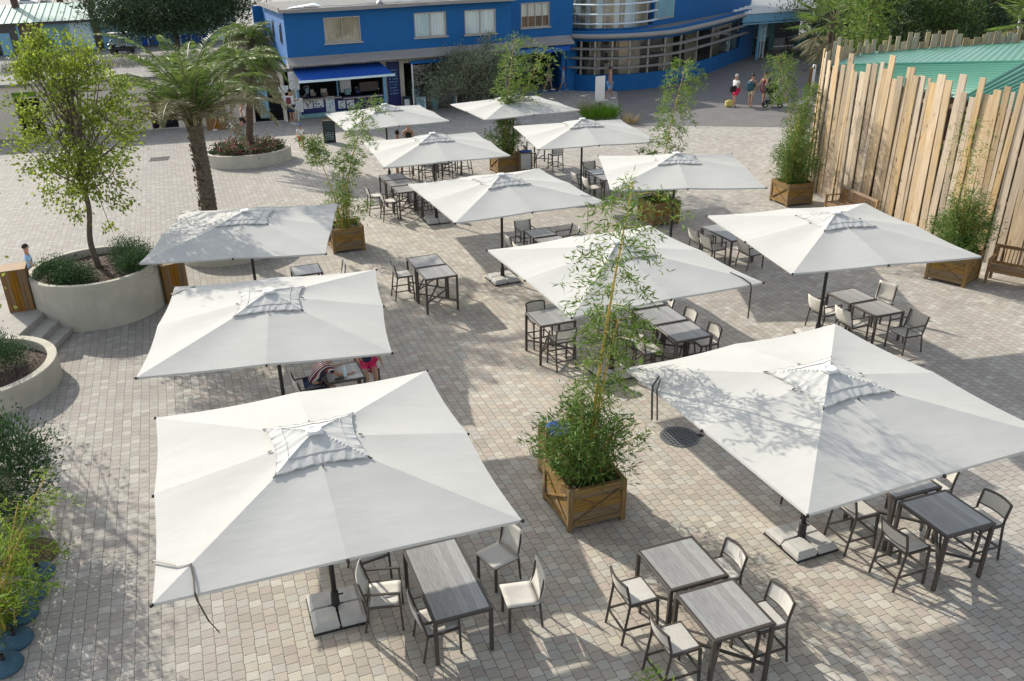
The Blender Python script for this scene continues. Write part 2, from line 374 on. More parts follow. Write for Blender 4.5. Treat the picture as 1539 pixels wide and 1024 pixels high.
def stripe_mat():
    m, t, p = base_mat('striped_shirt_cloth'); v = t.obj(); sx = t.new('ShaderNodeSeparateXYZ'); t.l.new(v, sx.inputs[0])
    s = t.math('FRACT', t.math('MULTIPLY', t.math('ADD', sx.outputs[1], t.math('MULTIPLY', sx.outputs[2], .35)), 16))
    c = t.ramp(s, [(0, (.55, .52, .5)), (.3, (.55, .52, .5)), (.34, (.25, .03, .05)), (.62, (.25, .03, .05)), (.66, (.03, .03, .05))]); t.l.new(c, p.inputs['Base Color']); p.inputs['Roughness'].default_value = .9
    return m
M['stripe'] = stripe_mat()
# ================================================================== camera, light
cam = bpy.data.objects.new('camera', bpy.data.cameras.new('camera')); COL.objects.link(cam); SC.camera = cam
f_, pit, rol, HC, ppx, ppy = 1267.951, .4387307, -.0374821, 8.3657, 692.207, 517.198
cp, sp_, cr, sr = math.cos(pit), math.sin(pit), math.cos(rol), math.sin(rol)
Fv = Vector((0, cp, -sp_)); U0 = Vector((0, sp_, cp)); R0 = Vector((1, 0, 0))
Rv = R0 * cr + U0 * sr; Uv = -R0 * sr + U0 * cr
cam.matrix_world = Matrix(((Rv.x, Uv.x, -Fv.x, 0), (Rv.y, Uv.y, -Fv.y, 0), (Rv.z, Uv.z, -Fv.z, HC), (0, 0, 0, 1)))
cam.data.sensor_width = 36; cam.data.lens = 36 * f_ / 1539; cam.data.shift_x = (769.5 - ppx) / 1539; cam.data.shift_y = (ppy - 512) / 1539
cam.data.clip_end = 2000; cam.data.clip_start = .1
SUN_EL, SUN_AZ = math.radians(28.5), math.radians(180 - 47.5)          # azimuth of the sun, anticlockwise from +X
sd = Vector((math.cos(SUN_AZ) * math.cos(SUN_EL), math.sin(SUN_AZ) * math.cos(SUN_EL), math.sin(SUN_EL)))
sun = bpy.data.objects.new('sun', bpy.data.lights.new('sun', 'SUN')); COL.objects.link(sun)
sun.rotation_euler = (-sd).to_track_quat('-Z', 'Y').to_euler(); sun.location = (-40, 40, 40)
sun.data.energy = 3.45; sun.data.angle = math.radians(.55); sun.data.color = (1, .93, .82)
W = bpy.data.worlds.new('World'); SC.world = W; W.use_nodes = True
wt = NT(W); sk = wt.new('ShaderNodeTexSky', sky_type='NISHITA'); sk.sun_disc = False; sk.sun_elevation = SUN_EL
sk.sun_rotation = PI / 2 - SUN_AZ; sk.altitude = 10; sk.dust_density = 1.5
hs = wt.new('ShaderNodeHueSaturation'); hs.inputs['Saturation'].default_value = .45; wt.l.new(sk.outputs[0], hs.inputs['Color'])
wt.l.new(hs.outputs[0], wt.n['Background'].inputs[0]); wt.n['Background'].inputs[1].default_value = .15
SC.view_settings.view_transform = 'Standard'; SC.view_settings.look = 'None'; SC.view_settings.gamma = 1; SC.view_settings.exposure = 0.71
SC.cycles.max_bounces = 7; SC.cycles.transparent_max_bounces = 12; SC.cycles.use_denoising = True

# ================================================================== ground
b = MB(); b.add([(-700, -60, -.012), (700, -60, -.012), (700, 900, -.012), (-700, 900, -.012)], [(0, 1, 2, 3)]); tag(b.build('ground', M['far_ground']), kind='structure')
b = MB(); b.add([(-40, -8, 0), (40, -8, 0), (40, 70, 0), (-40, 60, 0)], [(0, 1, 2, 3)]); tag(b.build('plaza_paving', M['paving']), kind='structure')
b = MB(); pl = [(9.0, 43.2), (9.54, 42.6), (11.45, 42.3), (15.53, 41.2), (20, 39.6), (60, 32), (80, 110), (20, 110), (10.35, 54.2), (9.44, 48.9), (8.75, 44.6)]
b.add([(x, y, .006) for x, y in pl], [tuple(range(len(pl)))]); tag(b.build('asphalt_path', M['asphalt']), kind='structure')
b = MB(); q = [(9.1, 44.6), (9.8, 48.9), (10.7, 54.2), (10.5, 54.25), (9.55, 48.95), (8.9, 44.7)]
# raised stone terrace with three steps between the two round planters
b = MB()
for i, (x1, z1) in enumerate(((-10.42, .45), (-10.02, .30), (-9.68, .15))):
    b.box(((-16 + x1) / 2 if i == 0 else (x1 - .25), 18.55 if i else 18.3, z1 / 2 - .03 * 0), (abs(-16 - x1) if i == 0 else .55, 3.2 if i else 4.6, z1 - i * .002), 0, 0, .012)
tag(b.build('stone_steps', M['stone']), kind='structure')

# ================================================================== parasol
def canopy_z(x, y):
    q = max(abs(x), abs(y)) / 2.0
    return .40 * (1 - q)
def make_umbrella():
    t = thing('square_parasol', 'x', 'parasol')
    rim = 2.47; b = MB(); per = []
    K = 10
    for sd4 in range(4):
        for k in range(4 * K):
            s = k / (4 * K); a = -2 + 4 * s
            bow = .028 * math.sin(PI * ((s * 2) % 1.0))
            p = (a, -2 + bow); 
            for _ in range(sd4): p = (-p[1], p[0])
            per.append((p[0], p[1], (s * 2) % 1.0, s))
    n = len(per); rr = [.13, .25, .38, .52, .66, .8, .91, 1.0]
    for r in rr:
        for x, y, ph, s in per:
            sag = .032 * math.sin(PI * ph) * math.sin(min(1, r * 1.02) * PI * .5) * (1.25 - .55 * r)
            mid = .016 * (1 - abs(2 * s - 1)) * r
            b.v.append((x * r, y * r, rim + .40 * (1 - r) - sag + mid))
    for i in range(len(rr) - 1):
        for k in range(n):
            k2 = (k + 1) % n; b.f.append((i * n + k, i * n + k2, (i + 1) * n + k2, (i + 1) * n + k)); b.m.append(0)
    o = len(b.v); i0 = (len(rr) - 1) * n
    for k in range(n): x, y, z = b.v[i0 + k]; b.v.append((x * 1.001, y * 1.001, z - .035))
    for k in range(n): b.f.append((i0 + k, i0 + (k + 1) % n, o + (k + 1) % n, o + k)); b.m.append(0)
    cn = b.build('canopy', M['canvas'], t)
    cb = MB()
    for k in range(8):
        a = k * PI / 4; r = 2.0 * (math.sqrt(2) if k % 2 else 1) + .012
        cb.box((math.cos(a) * r, math.sin(a) * r, rim - .01), (.042, .034, .042), a, 0, .008)
    build_each(cb, 'corner_cap', M['black'], cn)
    # vent cap: a small wrinkled pyramid floating over the opening, with a loose double flap
    v = MB(); N = 30; hs_ = .57; rg = random.Random(3)
    for i in range(N + 1):
        for j in range(N + 1):
            x = -hs_ + 2 * hs_ * i / N; y = -hs_ + 2 * hs_ * j / N; q = max(abs(x), abs(y)) / hs_
            al = (x if abs(y) >= abs(x) else y) / hs_; cr_ = abs(al) / max(q, 1e-6)          # along the edge, and nearness to a hip
            pull = 1 - .115 * (1 - min(1, cr_) ** 2) * q ** 2
            fold = .016 * (cr_ ** 5) * math.sin(PI * min(1, q * 1.05)) - .010 * math.sin(PI * cr_) * math.sin(PI * min(1, q))
            band = max(0, (q - .66) / .34); pleat = band * .0075 * (math.sin(19 * al + 5 * (x > 0) + 3 * (y > 0)) + .6 * math.sin(34 * al + 2))
            inner = (1 - band) * .0025 * math.sin(26 * al + 9 * q)
            z = rim + .40 * (1 - q * hs_ / 2) + .045 * (1 - q) ** .9 + .034 - .016 * q * cr_ ** 3 + fold + pleat + inner
            v.v.append((x * pull, y * pull, z))
    for i in range(N):
        for j in range(N): a = i * (N + 1) + j; v.f.append((a, a + N + 1, a + N + 2, a + 1)); v.m.append(0)
    ring = [(i, 0) for i in range(N)] + [(N, j) for j in range(N)] + [(i, N) for i in range(N, 0, -1)] + [(0, j) for j in range(N, 0, -1)]
    ids_ = [i * (N + 1) + j for i, j in ring]; o = len(v.v)
    for k, i in enumerate(ids_):
        x, y, z = v.v[i]; v.v.append((x * 1.012, y * 1.012, z - .016))
    for k in range(len(ids_)): k2 = (k + 1) % len(ids_); v.f.append((ids_[k], ids_[k2], o + k2, o + k)); v.m.append(0)
    vc = v.build('vent_cap', M['cap'], t, smooth=False)
    e = MB()
    i0, i1 = 5, N - 5; rg2 = [(i, i0) for i in range(i0, i1)] + [(i1, j) for j in range(i0, i1)] + [(i, i1) for i in range(i1, i0, -1)] + [(i0, j) for j in range(i1, i0, -1)]
    P = [Vector(v.v[i * (N + 1) + j]) + Vector((0, 0, .004)) for i, j in rg2]
    e.tube(P + [P[0]], .005, 5); Q = [v.v[i] for i in ids_]; e.tube(Q + [Q[0]], .0045, 5)
    build_each(e, 'cap_hem', M['canvas'], vc)
    h = MB()
    for sx in (-1, 1):
        for sy in (-1, 1): h.bar((sx * .555, sy * .555, rim + .31), (sx * .60, sy * .60, rim + .293), .016, .01)
    for a in range(4): h.bar((.55 * math.cos(a * PI / 2), .55 * math.sin(a * PI / 2), rim + .315), (.60 * math.cos(a * PI / 2), .60 * math.sin(a * PI / 2), rim + .298), .013, .012)
    build_each(h, 'cap_tie', M['black'], vc)
    fn = MB(); fn.box((0, 0, rim + .484), (.21, .21, .008), 0); fn.lathe([(.095, 0), (.102, .01), (.10, .022), (.075, .026), (.06, .016), (0, .014)], (0, 0, rim + .489), 24); fn.build('finial', M['white'], t, True)
    p = MB(); p.tube([(0, 0, .1), (0, 0, rim + .44)], .036, 14); p.build('pole', M['black'], t, True)
    p = MB(); p.lathe([(.11, .10), (.11, .125), (.06, .13), (.055, .36), (.036, .37)], (0, 0, 0), 16); p.tube([(.05, 0, .30), (.12, 0, .30)], .012, 6); p.build('pole_socket', M['black'], t)
    for k in range(8):
        a = k * PI / 4; r = 2.0 * (math.sqrt(2) if k % 2 else 1); c, s = math.cos(a), math.sin(a)
        rb = MB(); rb.bar((c * .06, s * .06, rim + .36), (c * r * .995, s * r * .995, rim - .035), .022, .028); ro = rb.build('rib', M['dark'], t)
        st = MB(); st.bar((c * .07, s * .07, rim - .35), (c * r * .5, s * r * .5, rim + .155), .018, .022); st.build('strut', M['dark'], ro)
    hb = MB(); hb.lathe([(.05, -.06), (.075, -.06), (.075, .05), (.05, .05)], (0, 0, rim - .35), 14); hb.lathe([(.05, -.05), (.08, -.05), (.08, .04), (.05, .04)], (0, 0, rim + .36), 14); hb.build('hub', M['black'], t)
    bp = MB(); bp.box((0, 0, .02), (.76, .76, .025)); bp.bar((-.38, 0, .045), (.38, 0, .045), .04, .03); bp.bar((0, -.38, .046), (0, .38, .046), .04, .03); bp.build('base_plate', M['black'], t)
    for sx in (-1, 1):
        for sy in (-1, 1):
            s_ = MB(); x, y = sx * .187, sy * .187
            w, h0 = .177, .035
            ring0 = [(-w, -w), (w, -w), (w, w), (-w, w)]; lv = [(1, h0), (1, h0 + .055), (.80, h0 + .105)]
            vs = []
            for q, z in lv: vs += [(x + a * q + (0 if q == 1 else -sx * .024), y + bb * q + (0 if q == 1 else -sy * .024), z) for a, bb in ring0]
            fs = [(3, 2, 1, 0), (8, 9, 10, 11)] + [(r * 4 + i, r * 4 + (i + 1) % 4, r * 4 + 4 + (i + 1) % 4, r * 4 + 4 + i) for r in range(2) for i in range(4)]
            s_.add(vs, fs); s_.build('ballast_slab', M['slab'], t)
    return t
UMB = Proto(make_umbrella())
US = [(-1.876, 9.146, .293, 'large square white parasol nearest the camera, dark strap tied round its front corner'),
      (-3.377, 14.043, .139, 'square white parasol directly behind the nearest one, over a person in a striped top'),
      (-4.943, 19.344, .05, 'square white parasol dappled with leaf shade, beside the round planter with the yellow-green tree'),
      (3.194, 16.032, .333, 'square white parasol partly hidden behind the tall bamboo of the nearest wooden planter'),
      (1.23, 21.89, .329, 'square white parasol in the middle of the terrace, short strap on its back left hip'),
      (-.651, 27.681, .249, 'square white parasol before a shaded row of bar stools, left of centre'),
      (-2.608, 33.728, .319, 'far square white parasol in front of the kiosk with the blue awning'),
      (2.492, 34.95, .338, 'farthest square white parasol in front of the olive bush, bamboo stem before it'),
      (4.44, 29.195, .127, 'square white parasol just in front of the bright green grass clump and white panel'),
      (6.257, 23.579, -.085, 'square white parasol standing over the wooden planter with crossed braces, right of centre'),
      (8.164, 17.454, .135, 'square white parasol by the plank fence, low tables and armchairs beneath it'),
      (5.052, 10.261, .338, 'large square white parasol at the right edge with leafy bamboo shadow across it')]
UO = [UMB.put(x, y, a, lb, 'square white parasols on the terrace') for x, y, a, lb in US]
def strap(u, path, w=.022):
    b = MB()
    for i in range(len(path) - 1): b.bar(path[i], path[i + 1], w, .006)
    b.build('tie_strap', M['dark'], u)
def cz(x, y): return 2.47 + canopy_z(x, y) + .014
strap(UO[0], [(-2.01, -1.3, 2.45), (-2.0, -1.3, cz(2, 1.3)), (-1.75, -1.55, cz(1.75, 1.55)), (-1.6, -1.6, cz(1.6, 1.6)), (-1.58, -1.8, cz(1.58, 1.8)), (-1.58, -2.0, cz(1.58, 2) + .005), (-1.57, -2.02, 2.40), (-1.50, -2.04, 2.12), (-1.42, -2.03, 1.93)])
strap(UO[3], [(1.62, -1.5, cz(1.62, 1.5)), (1.7, -1.75, cz(1.7, 1.75)), (1.72, -2.0, cz(1.72, 2.0) + .005), (1.73, -2.02, 2.42), (1.74, -2.02, 1.78)], .035)
strap(UO[4], [(1.55, -1.5, cz(1.55, 1.5)), (1.85, -1.55, cz(1.85, 1.55))], .05)
strap(UO[4], [(1.5, -2.02, 2.45), (1.51, -2.03, 1.8)], .02)
strap(UO[11], [(-1.75, 1.45, cz(1.75, 1.45)), (-1.95, 1.3, cz(1.95, 1.3)), (-2.02, 1.2, 2.44), (-2.06, 1.1, 2.05)], .03)
strap(UO[11], [(-1.80, 1.35, cz(1.80, 1.35)), (-1.98, 1.15, cz(1.98, 1.15)), (-2.03, 1.05, 2.44), (-2.05, .98, 2.1)], .022)
strap(UO[2], [(-2.0, 1.75, cz(2, 1.75)), (-1.6, 1.85, cz(1.6, 1.85))], .05)
strap(UO[1], [(-2.0, 1.55, cz(2, 1.55)), (-1.55, 1.72, cz(1.55, 1.72))], .05)

# ================================================================== tables and seats (facing +x)
def make_table(lx, ly, h, bar, label, cat):
    t = thing('bar_table' if bar else 'low_table', label, cat)
    o = MB(); o.box((0, 0, h - .012), (lx - .07, ly - .07, .024)); 
    tp = o.build('tabletop', M['top'], t)
    o = MB(); w = .05
    for s in (-1, 1):
        o.box((0, s * (ly / 2 - .0225), h - .018), (lx, .045, .042), 0, 0, .004); o.box((s * (lx / 2 - .0225), 0, h - .0185), (.045, ly - .09, .041), 0, 0, .004)
    o.build('rim', M['dark'], t)
    for sx in (-1, 1):
        for sy in (-1, 1):
            o = MB(); o.box((sx * (lx / 2 - .027), sy * (ly / 2 - .027), (h - .04) / 2), (w, w, h - .04), 0, 0, .004); o.build('leg', M['dark'], t)
    if bar:
        o = MB(); a, c = lx / 2 - .03, ly / 2 - .03
        o.bar((-a, -c, .30), (a, c, .30), .035, .03); o.bar((-a, c, .268), (a, -c, .268), .035, .03)
        o.bar((-a, -c, .26), (0, 0, .60), .03); 
        o.build('cross_brace', M['dark'], t)
    return t
def make_stool():
    t = thing('bar_stool', 'x', 'bar stool'); sh = .645; w = .225
    o = MB(); o.box((.0, 0, sh), (.40, .42, .022), 0, 0, .008); o.build('seat', M['sling'], t)
    o = MB()
    for s in (-1, 1): o.bar((-.20, s * w, sh - .012), (.215, s * w, sh - .012), .028, .034)
    o.bar((.205, -w, sh - .012), (.205, w, sh - .012), .028, .034); o.bar((-.19, -w, sh - .012), (-.19, w, sh - .012), .028, .034); o.build('seat_frame', M['dark'], t)
    for s in (-1, 1):
        o = MB(); o.bar((.205, s * w, sh - .02), (.235, s * w, 0), .032); o.build('leg', M['dark'], t)
        o = MB(); o.tube([(-.285, s * w, 0), (-.20, s * w, sh - .05), (-.20, s * w, sh + .06), (-.255, s * w, .95)], .0185, 6); o.build('leg', M['dark'], t)
    P = [(-.255 - .045 * math.cos(k / 6 * PI - PI / 2) , -w + 2 * w * k / 6, .955 + .012 * math.sin(k / 6 * PI)) for k in range(7)]
    o = MB(); o.tube(P, .019, 6); Q = [(-.212 - .035 * math.sin(k / 6 * PI), -w + 2 * w * k / 6, .735) for k in range(7)]; o.tube(Q, .013, 6); o.build('back_frame', M['dark'], t)
    o = MB(); vs = []; 
    for k in range(7):
        q = .965; vs += [(Q[k][0] + .004, Q[k][1] * q, .745), (P[k][0] + .004, P[k][1] * q, P[k][2] - .006), (Q[k][0] - .008, Q[k][1] * q, .745), (P[k][0] - .008, P[k][1] * q, P[k][2] - .006)]
    fs = []
    for k in range(6): a = k * 4; fs += [(a, a + 4, a + 5, a + 1), (a + 2, a + 3, a + 7, a + 6), (a, a + 2, a + 6, a + 4), (a + 1, a + 5, a + 7, a + 3)]
    o.add(vs, fs); o.build('backrest', M['sling'], t)
    o = MB(); z = .245
    for s in (-1, 1): o.bar((-.25, s * w, z), (.225, s * w, z), .022, .026)
    o.bar((.222, -w, z + .03), (.222, w, z + .03), .024, .028); o.bar((-.25, -w, z - .03), (-.25, w, z - .03), .022, .026); o.build('footrest', M['dark'], t)
    return t
def sling_back(t, x0, z0, x1, z1, w, n=6, bow=.03):
    o = MB(); vs = []
    for i in range(n + 1):
        k = i / n
        for j in range(7):
            y = -w + 2 * w * j / 6; bw = bow * math.sin(PI * j / 6)
            vs.append((lerp(x0, x1, k) - bw - .02 * math.sin(PI * k), y, lerp(z0, z1, k) - .012 * math.sin(PI * j / 6) * k))
    m = len(vs); vs += [(x - .012, y, z) for x, y, z in vs]; fs = []
    for i in range(n):
        for j in range(6): a = i * 7 + j; fs += [(a, a + 1, a + 8, a + 7), (m + a, m + a + 7, m + a + 8, m + a + 1)]
    for j in range(6): a = n * 7 + j; fs.append((a, a + 1, m + a + 1, m + a)); fs.append((j, m + j, m + j + 1, j + 1))
    for i in range(n): a = i * 7; fs.append((a, a + 7, m + a + 7, m + a)); a += 6; fs.append((a, m + a, m + a + 7, a + 7))
    o.add(vs, fs); return o.build('backrest', M['sling'], t, True)
def sling_seat(t, x0, x1, z0, z1, w):
    o = MB(); vs = []
    for i in range(7):
        for j in range(7): vs.append((lerp(x0, x1, i / 6), -w + 2 * w * j / 6, lerp(z0, z1, i / 6) - .022 * math.sin(PI * i / 6) * math.sin(PI * j / 6)))
    m = len(vs); vs += [(x, y, z - .014) for x, y, z in vs]; fs = []
    for i in range(6):
        for j in range(6): a = i * 7 + j; fs += [(a, a + 7, a + 8, a + 1), (m + a, m + a + 1, m + a + 8, m + a + 7)]
    for j in range(6): fs.append((j, j + 1, m + j + 1, m + j)); a = 42 + j; fs.append((a, m + a, m + a + 1, a + 1))
    for i in range(6): a = i * 7; fs.append((a, m + a, m + a + 7, a + 7)); a += 6; fs.append((a, a + 7, m + a + 7, m + a))
    o.add(vs, fs); return o.build('seat', M['sling'], t, True)
def make_armchair():
    t = thing('sling_armchair', 'x', 'chair'); w = .255
    sling_seat(t, -.21, .235, .425, .45, w - .02); sling_back(t, -.215, .47, -.315, .83, w - .012)
    for s in (-1, 1):
        o = MB(); o.bar((.235, s * w, 0), (.215, s * w, .645), .028); o.build('leg', M['dark'], t)
        o = MB(); o.tube([(-.275, s * w, 0), (-.205, s * w, .42), (-.31, s * w, .835)], .0165, 6); o.build('leg', M['dark'], t)
        o = MB(); o.bar((.228, s * w, .645), (-.262, s * w, .645), .03, .022); o.build('armrest', M['dark'], t)
    o = MB()
    for s in (-1, 1): o.bar((-.21, s * w, .415), (.225, s * w, .435), .022, .03)
    o.bar((.222, -w, .43), (.222, w, .43), .022, .03); o.bar((-.2, -w, .41), (-.2, w, .41), .022, .03); o.build('seat_frame', M['dark'], t)
    return t
def make_sidechair():
    t = thing('sling_chair', 'x', 'chair'); w = .225
    sling_seat(t, -.2, .235, .44, .455, w + .006); sling_back(t, -.2, .445, -.27, .87, w + .006, bow=.012)
    for s in (-1, 1):
        o = MB(); o.bar((.20, s * (w - .02), 0), (.20, s * (w - .02), .43), .034); o.build('leg', M['dark'], t)
        o = MB(); o.tube([(-.255, s * (w - .02), 0), (-.215, s * (w - .02), .43), (-.275, s * (w - .02), .80)], .018, 6); o.build('leg', M['dark'], t)
    o = MB()
    for s in (-1, 1): o.bar((-.21, s * (w - .02), .415), (.215, s * (w - .02), .425), .024, .03)
    o.bar((.2, -w + .02, .42), (.2, w - .02, .42), .024, .03); o.build('seat_frame', M['dark'], t)
    return t
BT = Proto(make_table(.86, .87, .95, True, 'x', 'bar table'))
LT = Proto(make_table(.80, .80, .72, False, 'x', 'table'))
LL = Proto(make_table(.80, 1.55, .72, False, 'x', 'table'))
ST, AC, SCH = Proto(make_stool()), Proto(make_armchair()), Proto(make_sidechair())
g1, g2, g3, g4 = 'grey-topped bar tables', 'grey-topped low tables', 'bar stools with light mesh seats', 'light mesh chairs and armchairs'
LL.put(-.32, 8.94, GA, 'long low grey table half under the nearest parasol, white chair beside it', g2)
LL.put(7.80, 23.21, GA, 'long low table shining blue, under the left corner of the parasol by the fence', g2)
for x, y, lb in [(2.80, 8.79, 'grey bar table at the bottom, the farther of the nearest pair, beside the wooden planter'), (3.10, 7.92, 'grey bar table at the bottom edge, the nearer one of the front pair'),
                 (6.74, 9.63, 'bluish bar table at the right edge, fully outside the leaf-shadowed parasol'), (6.47, 10.52, 'grey bar table half hidden by the leaf-shadowed parasol at right'),
                 (-.54, 20.16, 'bar table standing in the open, the nearer of the pair with one stool'), (-.83, 21.03, 'bar table standing in the open, the farther of the pair with one stool'),
                 (2.0, 17.07, 'single bar table under the left corner of the parasol behind the bamboo'),
                 (4.68, 16.04, 'nearest of three bar tables in a row right of the bamboo'), (4.40, 16.91, 'middle of three bar tables in a row right of the bamboo'), (4.12, 17.78, 'rear of three bar tables in a row, partly under the parasol behind the bamboo'),
                 (-1.63, 28.52, 'nearest bar table of the three beside the two stools by the square planter'), (-1.93, 29.40, 'dark-looking middle bar table of the three left of the stools row'), (-2.22, 30.26, 'farthest, pale bar table of the three near a parasol pole'),
                 (-1.15, 33.95, 'bar table deep under the parasol shade, left one amid the stool row'), (-.2, 34.25, 'bar table deep under the parasol shade, right one amid the stool row'), (3.6, 35.3, 'bar table between the two farthest right parasols')]:
    BT.put(x, y, GA, lb, g1)
for x, y, lb in [(9.42, 17.38, 'low grey table, nearer of the two under the parasol by the fence'), (9.16, 18.15, 'low grey table, farther of the two under the parasol by the fence'),
                 (-4.05, 21.34, 'low grey table half hidden behind the second parasol, pale chair at its side'), (-2.39, 15.17, 'low grey table with a water bottle, in front of the person in stripes'),
                 (2.46, 23.80, 'low grey table seen between the middle parasol and the bamboo-screened one'), (2.73, 22.97, 'low grey table mostly hidden behind the back corner of the bamboo-screened parasol'),
                 (5.35, 30.83, 'low blue-shining table, farther one near the pole behind the planter parasol'), (5.58, 30.02, 'low blue-shining table, nearer one beside the planter parasol corner')]:
    LT.put(x, y, GA, lb, g2, sc=(.97, .97, 1) if 9 < x else None)
STL = [(2.17, 8.62, 0, 'bar stool at the left of the farther front bar table'), (2.49, 7.76, 0, 'bar stool at the left of the nearer front bar table, over the grass tip'), (3.36, 8.96, PI, 'bar stool tucked at the right of the farther front bar table'), (3.66, 8.08, PI, 'bar stool at the right of the nearer front bar table'),
       (5.78, 10.22, 0, 'bar stool behind the parasol base at right, left of the half hidden bar table'), (6.12, 9.42, 0, 'bar stool with dark back in front, left of the bluish bar table at right'), (7.40, 9.85, PI, 'bar stool at the right edge beyond the bluish bar table'), (7.13, 10.72, PI, 'bar stool whose back peeks out from under the leaf-shadowed parasol'), (5.46, 11.15, .1, 'bar stool whose legs show left of the front right parasol pole'),
       (-1.46, 20.93, 0, 'lone bar stool at the pair of bar tables standing in the open'),
       (2.19, 16.55, PI / 2, 'bar stool with its back to the camera at the single bar table'), (1.82, 17.66, -PI / 2, 'bar stool on the far side of the single bar table'), (3.50, 17.62, 0, 'bar stool behind the bamboo leaves, left of the rear table in the row of three'),
       (3.70, 16.50, .6, 'bar stool turned askew right of the parasol pole behind the bamboo'), (3.93, 15.88, 0, 'bar stool with sunlit seat left of the nearest table in the row of three'),
       (5.17, 16.17, PI, 'bar stool at right of the nearest table in the row of three'), (4.89, 17.04, PI, 'bar stool at right of the middle table in the row of three'), (4.61, 17.92, PI, 'bar stool at right of the rear table in the row of three'),
       (-2.80, 28.90, 0, 'farther of two bar stools right of the square planter'), (-2.26, 28.14, 0, 'nearer of two bar stools right of the square planter'), (-1.02, 28.45, PI, 'bar stool on the right of the three tables, under the middle parasol'), (-1.3, 29.3, PI, 'bar stool behind the right-hand one at the three tables'),
       (-1.95, 33.7, 0, 'leftmost bar stool in the shaded row under the parasols'), (-1.0, 33.3, PI / 2, 'shaded bar stool with its back to the camera, left of the row'), (-.35, 33.55, PI / 2, 'shaded bar stool with its back to the camera, middle of the row'), (.42, 34.2, PI, 'rightmost bar stool in the shaded row, its back toward the planter'), (-.5, 34.9, -PI / 2, 'bar stool on the far side of the shaded row'),
       (3.12, 34.8, 0, 'far bar stool beside the blue-lidded bin'), (4.15, 34.3, PI / 2, 'far bar stool with its back to the camera under the parasol near the grass clump')]
for x, y, a, lb in STL: ST.put(x, y, GA + a, lb, g3)
for x, y, a, lb in [(-1.17, 8.99, -.25, 'mesh armchair by the nearest parasol base, facing the long table'), (-1.46, 9.95, .1, 'mesh armchair mostly under the nearest parasol, behind another armchair'), (-.44, 8.47, 0, 'mesh armchair pushed under the near left edge of the long table'),
                    (8.83, 17.27, 0, 'pale armchair left of the nearer low table by the parasol pole'), (8.50, 17.97, 0, 'pale armchair behind the parasol pole, left of the farther low table'), (9.74, 16.68, PI, 'grey armchair at the near end of the two low tables, standing apart'),
                    (7.10, 23.35, 0, 'armchair at the far left side of the long blue-shining table'), (7.28, 22.72, 0, 'armchair at the near left side of the long blue-shining table'), (8.17, 22.21, 0, 'armchair at the near end of the long blue-shining table'),
                    (-3.02, 14.92, .12, 'armchair carrying the person in stripes'),
                    (1.75, 23.45, 0, 'armchair left of the low table behind the bamboo-screened parasol'), (2.1, 24.45, -PI / 2, 'armchair on the far side of the low table behind the middle parasol'), (3.25, 23.9, PI, 'armchair at right of the low table behind the middle parasol'), (1.95, 22.6, 0, 'armchair under the right edge of the middle parasol'),
                    (4.65, 30.5, 0, 'armchair left of the blue-shining tables, by the parasol pole'), (4.95, 29.7, 0, 'nearer armchair left of the blue-shining tables'), (5.25, 31.75, -PI / 2, 'armchair on the far side of the blue-shining tables')]:
    AC.put(x, y, GA + a, lb, g4)
for x, y, a, lb in [(.68, 8.87, PI - .13, 'white armless chair in the sun at right of the long low table'), (.42, 9.70, PI + .32, 'grey armless chair in the shade under the corner of the nearest parasol'),
                    (9.95, 18.35, PI + .30, 'pale armless chair at right of the farther low table, half sunlit'), (-3.32, 21.5, PI, 'pale armless chair beside the low table behind the second parasol'), (-2.0, 16.0, -PI / 2, 'armless chair under the second parasol, carrying the person in pink')]:
    SCH.put(x, y, GA + a, lb, g4)
# ================================================================== planters, benches, bins
def make_planter():
    t = thing('wooden_planter', 'x', 'planter'); S = .5; H = .74
    for k in range(4):
        R = Matrix.Rotation(k * PI / 2, 4, 'Z'); r = lambda p: R @ Vector(p)
        o = MB(); n = 5; h = .60 / n
        for i in range(n): o.box(r((0, -S + .035, .09 + h * (i + .5))), (2 * S - .15, .022, h - .006), k * PI / 2)
        o.build('panel', M['planter'], t)
        o = MB()
        o.box(r((0, -S + .016, .685)), (2 * S - .17, .03, .09), k * PI / 2); o.box(r((0, -S + .016, .12)), (2 * S - .17, .03, .08), k * PI / 2); build_each(o, 'rail', M['planter'], t)
        o = MB(); o.bar(r((-S + .09, -S + .014, .16)), r((S - .09, -S + .014, .64)), .022, .055, up=r((0, -1, 0)))
        o.bar(r((-S + .09, -S + .017, .64)), r((S - .09, -S + .017, .16)), .022, .03, up=r((0, -1, 0))); build_each(o, 'cross_brace', M['planter'], t)
        o = MB(); o.box(r((-S + .04, -S + .04, .385)), (.085, .085, .77), k * PI / 2, 0, .008); o.build('corner_post', M['planter_post'], t)
        o = MB(); o.box(r((0, -S + .03, H + .005)), (2 * S - .16, .07, .03), k * PI / 2); o.build('top_rim', M['planter'], t)
    o = MB(); N = 9
    for i in range(N):
        for j in range(N): o.v.append(((i / (N - 1) - .5) * .9, (j / (N - 1) - .5) * .9, .62 + RX.uniform(-.02, .03)))
    for i in range(N - 1):
        for j in range(N - 1): a = i * N + j; o.f.append((a, a + N, a + N + 1, a + 1)); o.m.append(0)
    o.build('soil', M['soil'], t)
    return t
PLN = Proto(make_planter()); gp = 'wooden planters with crossed braces'
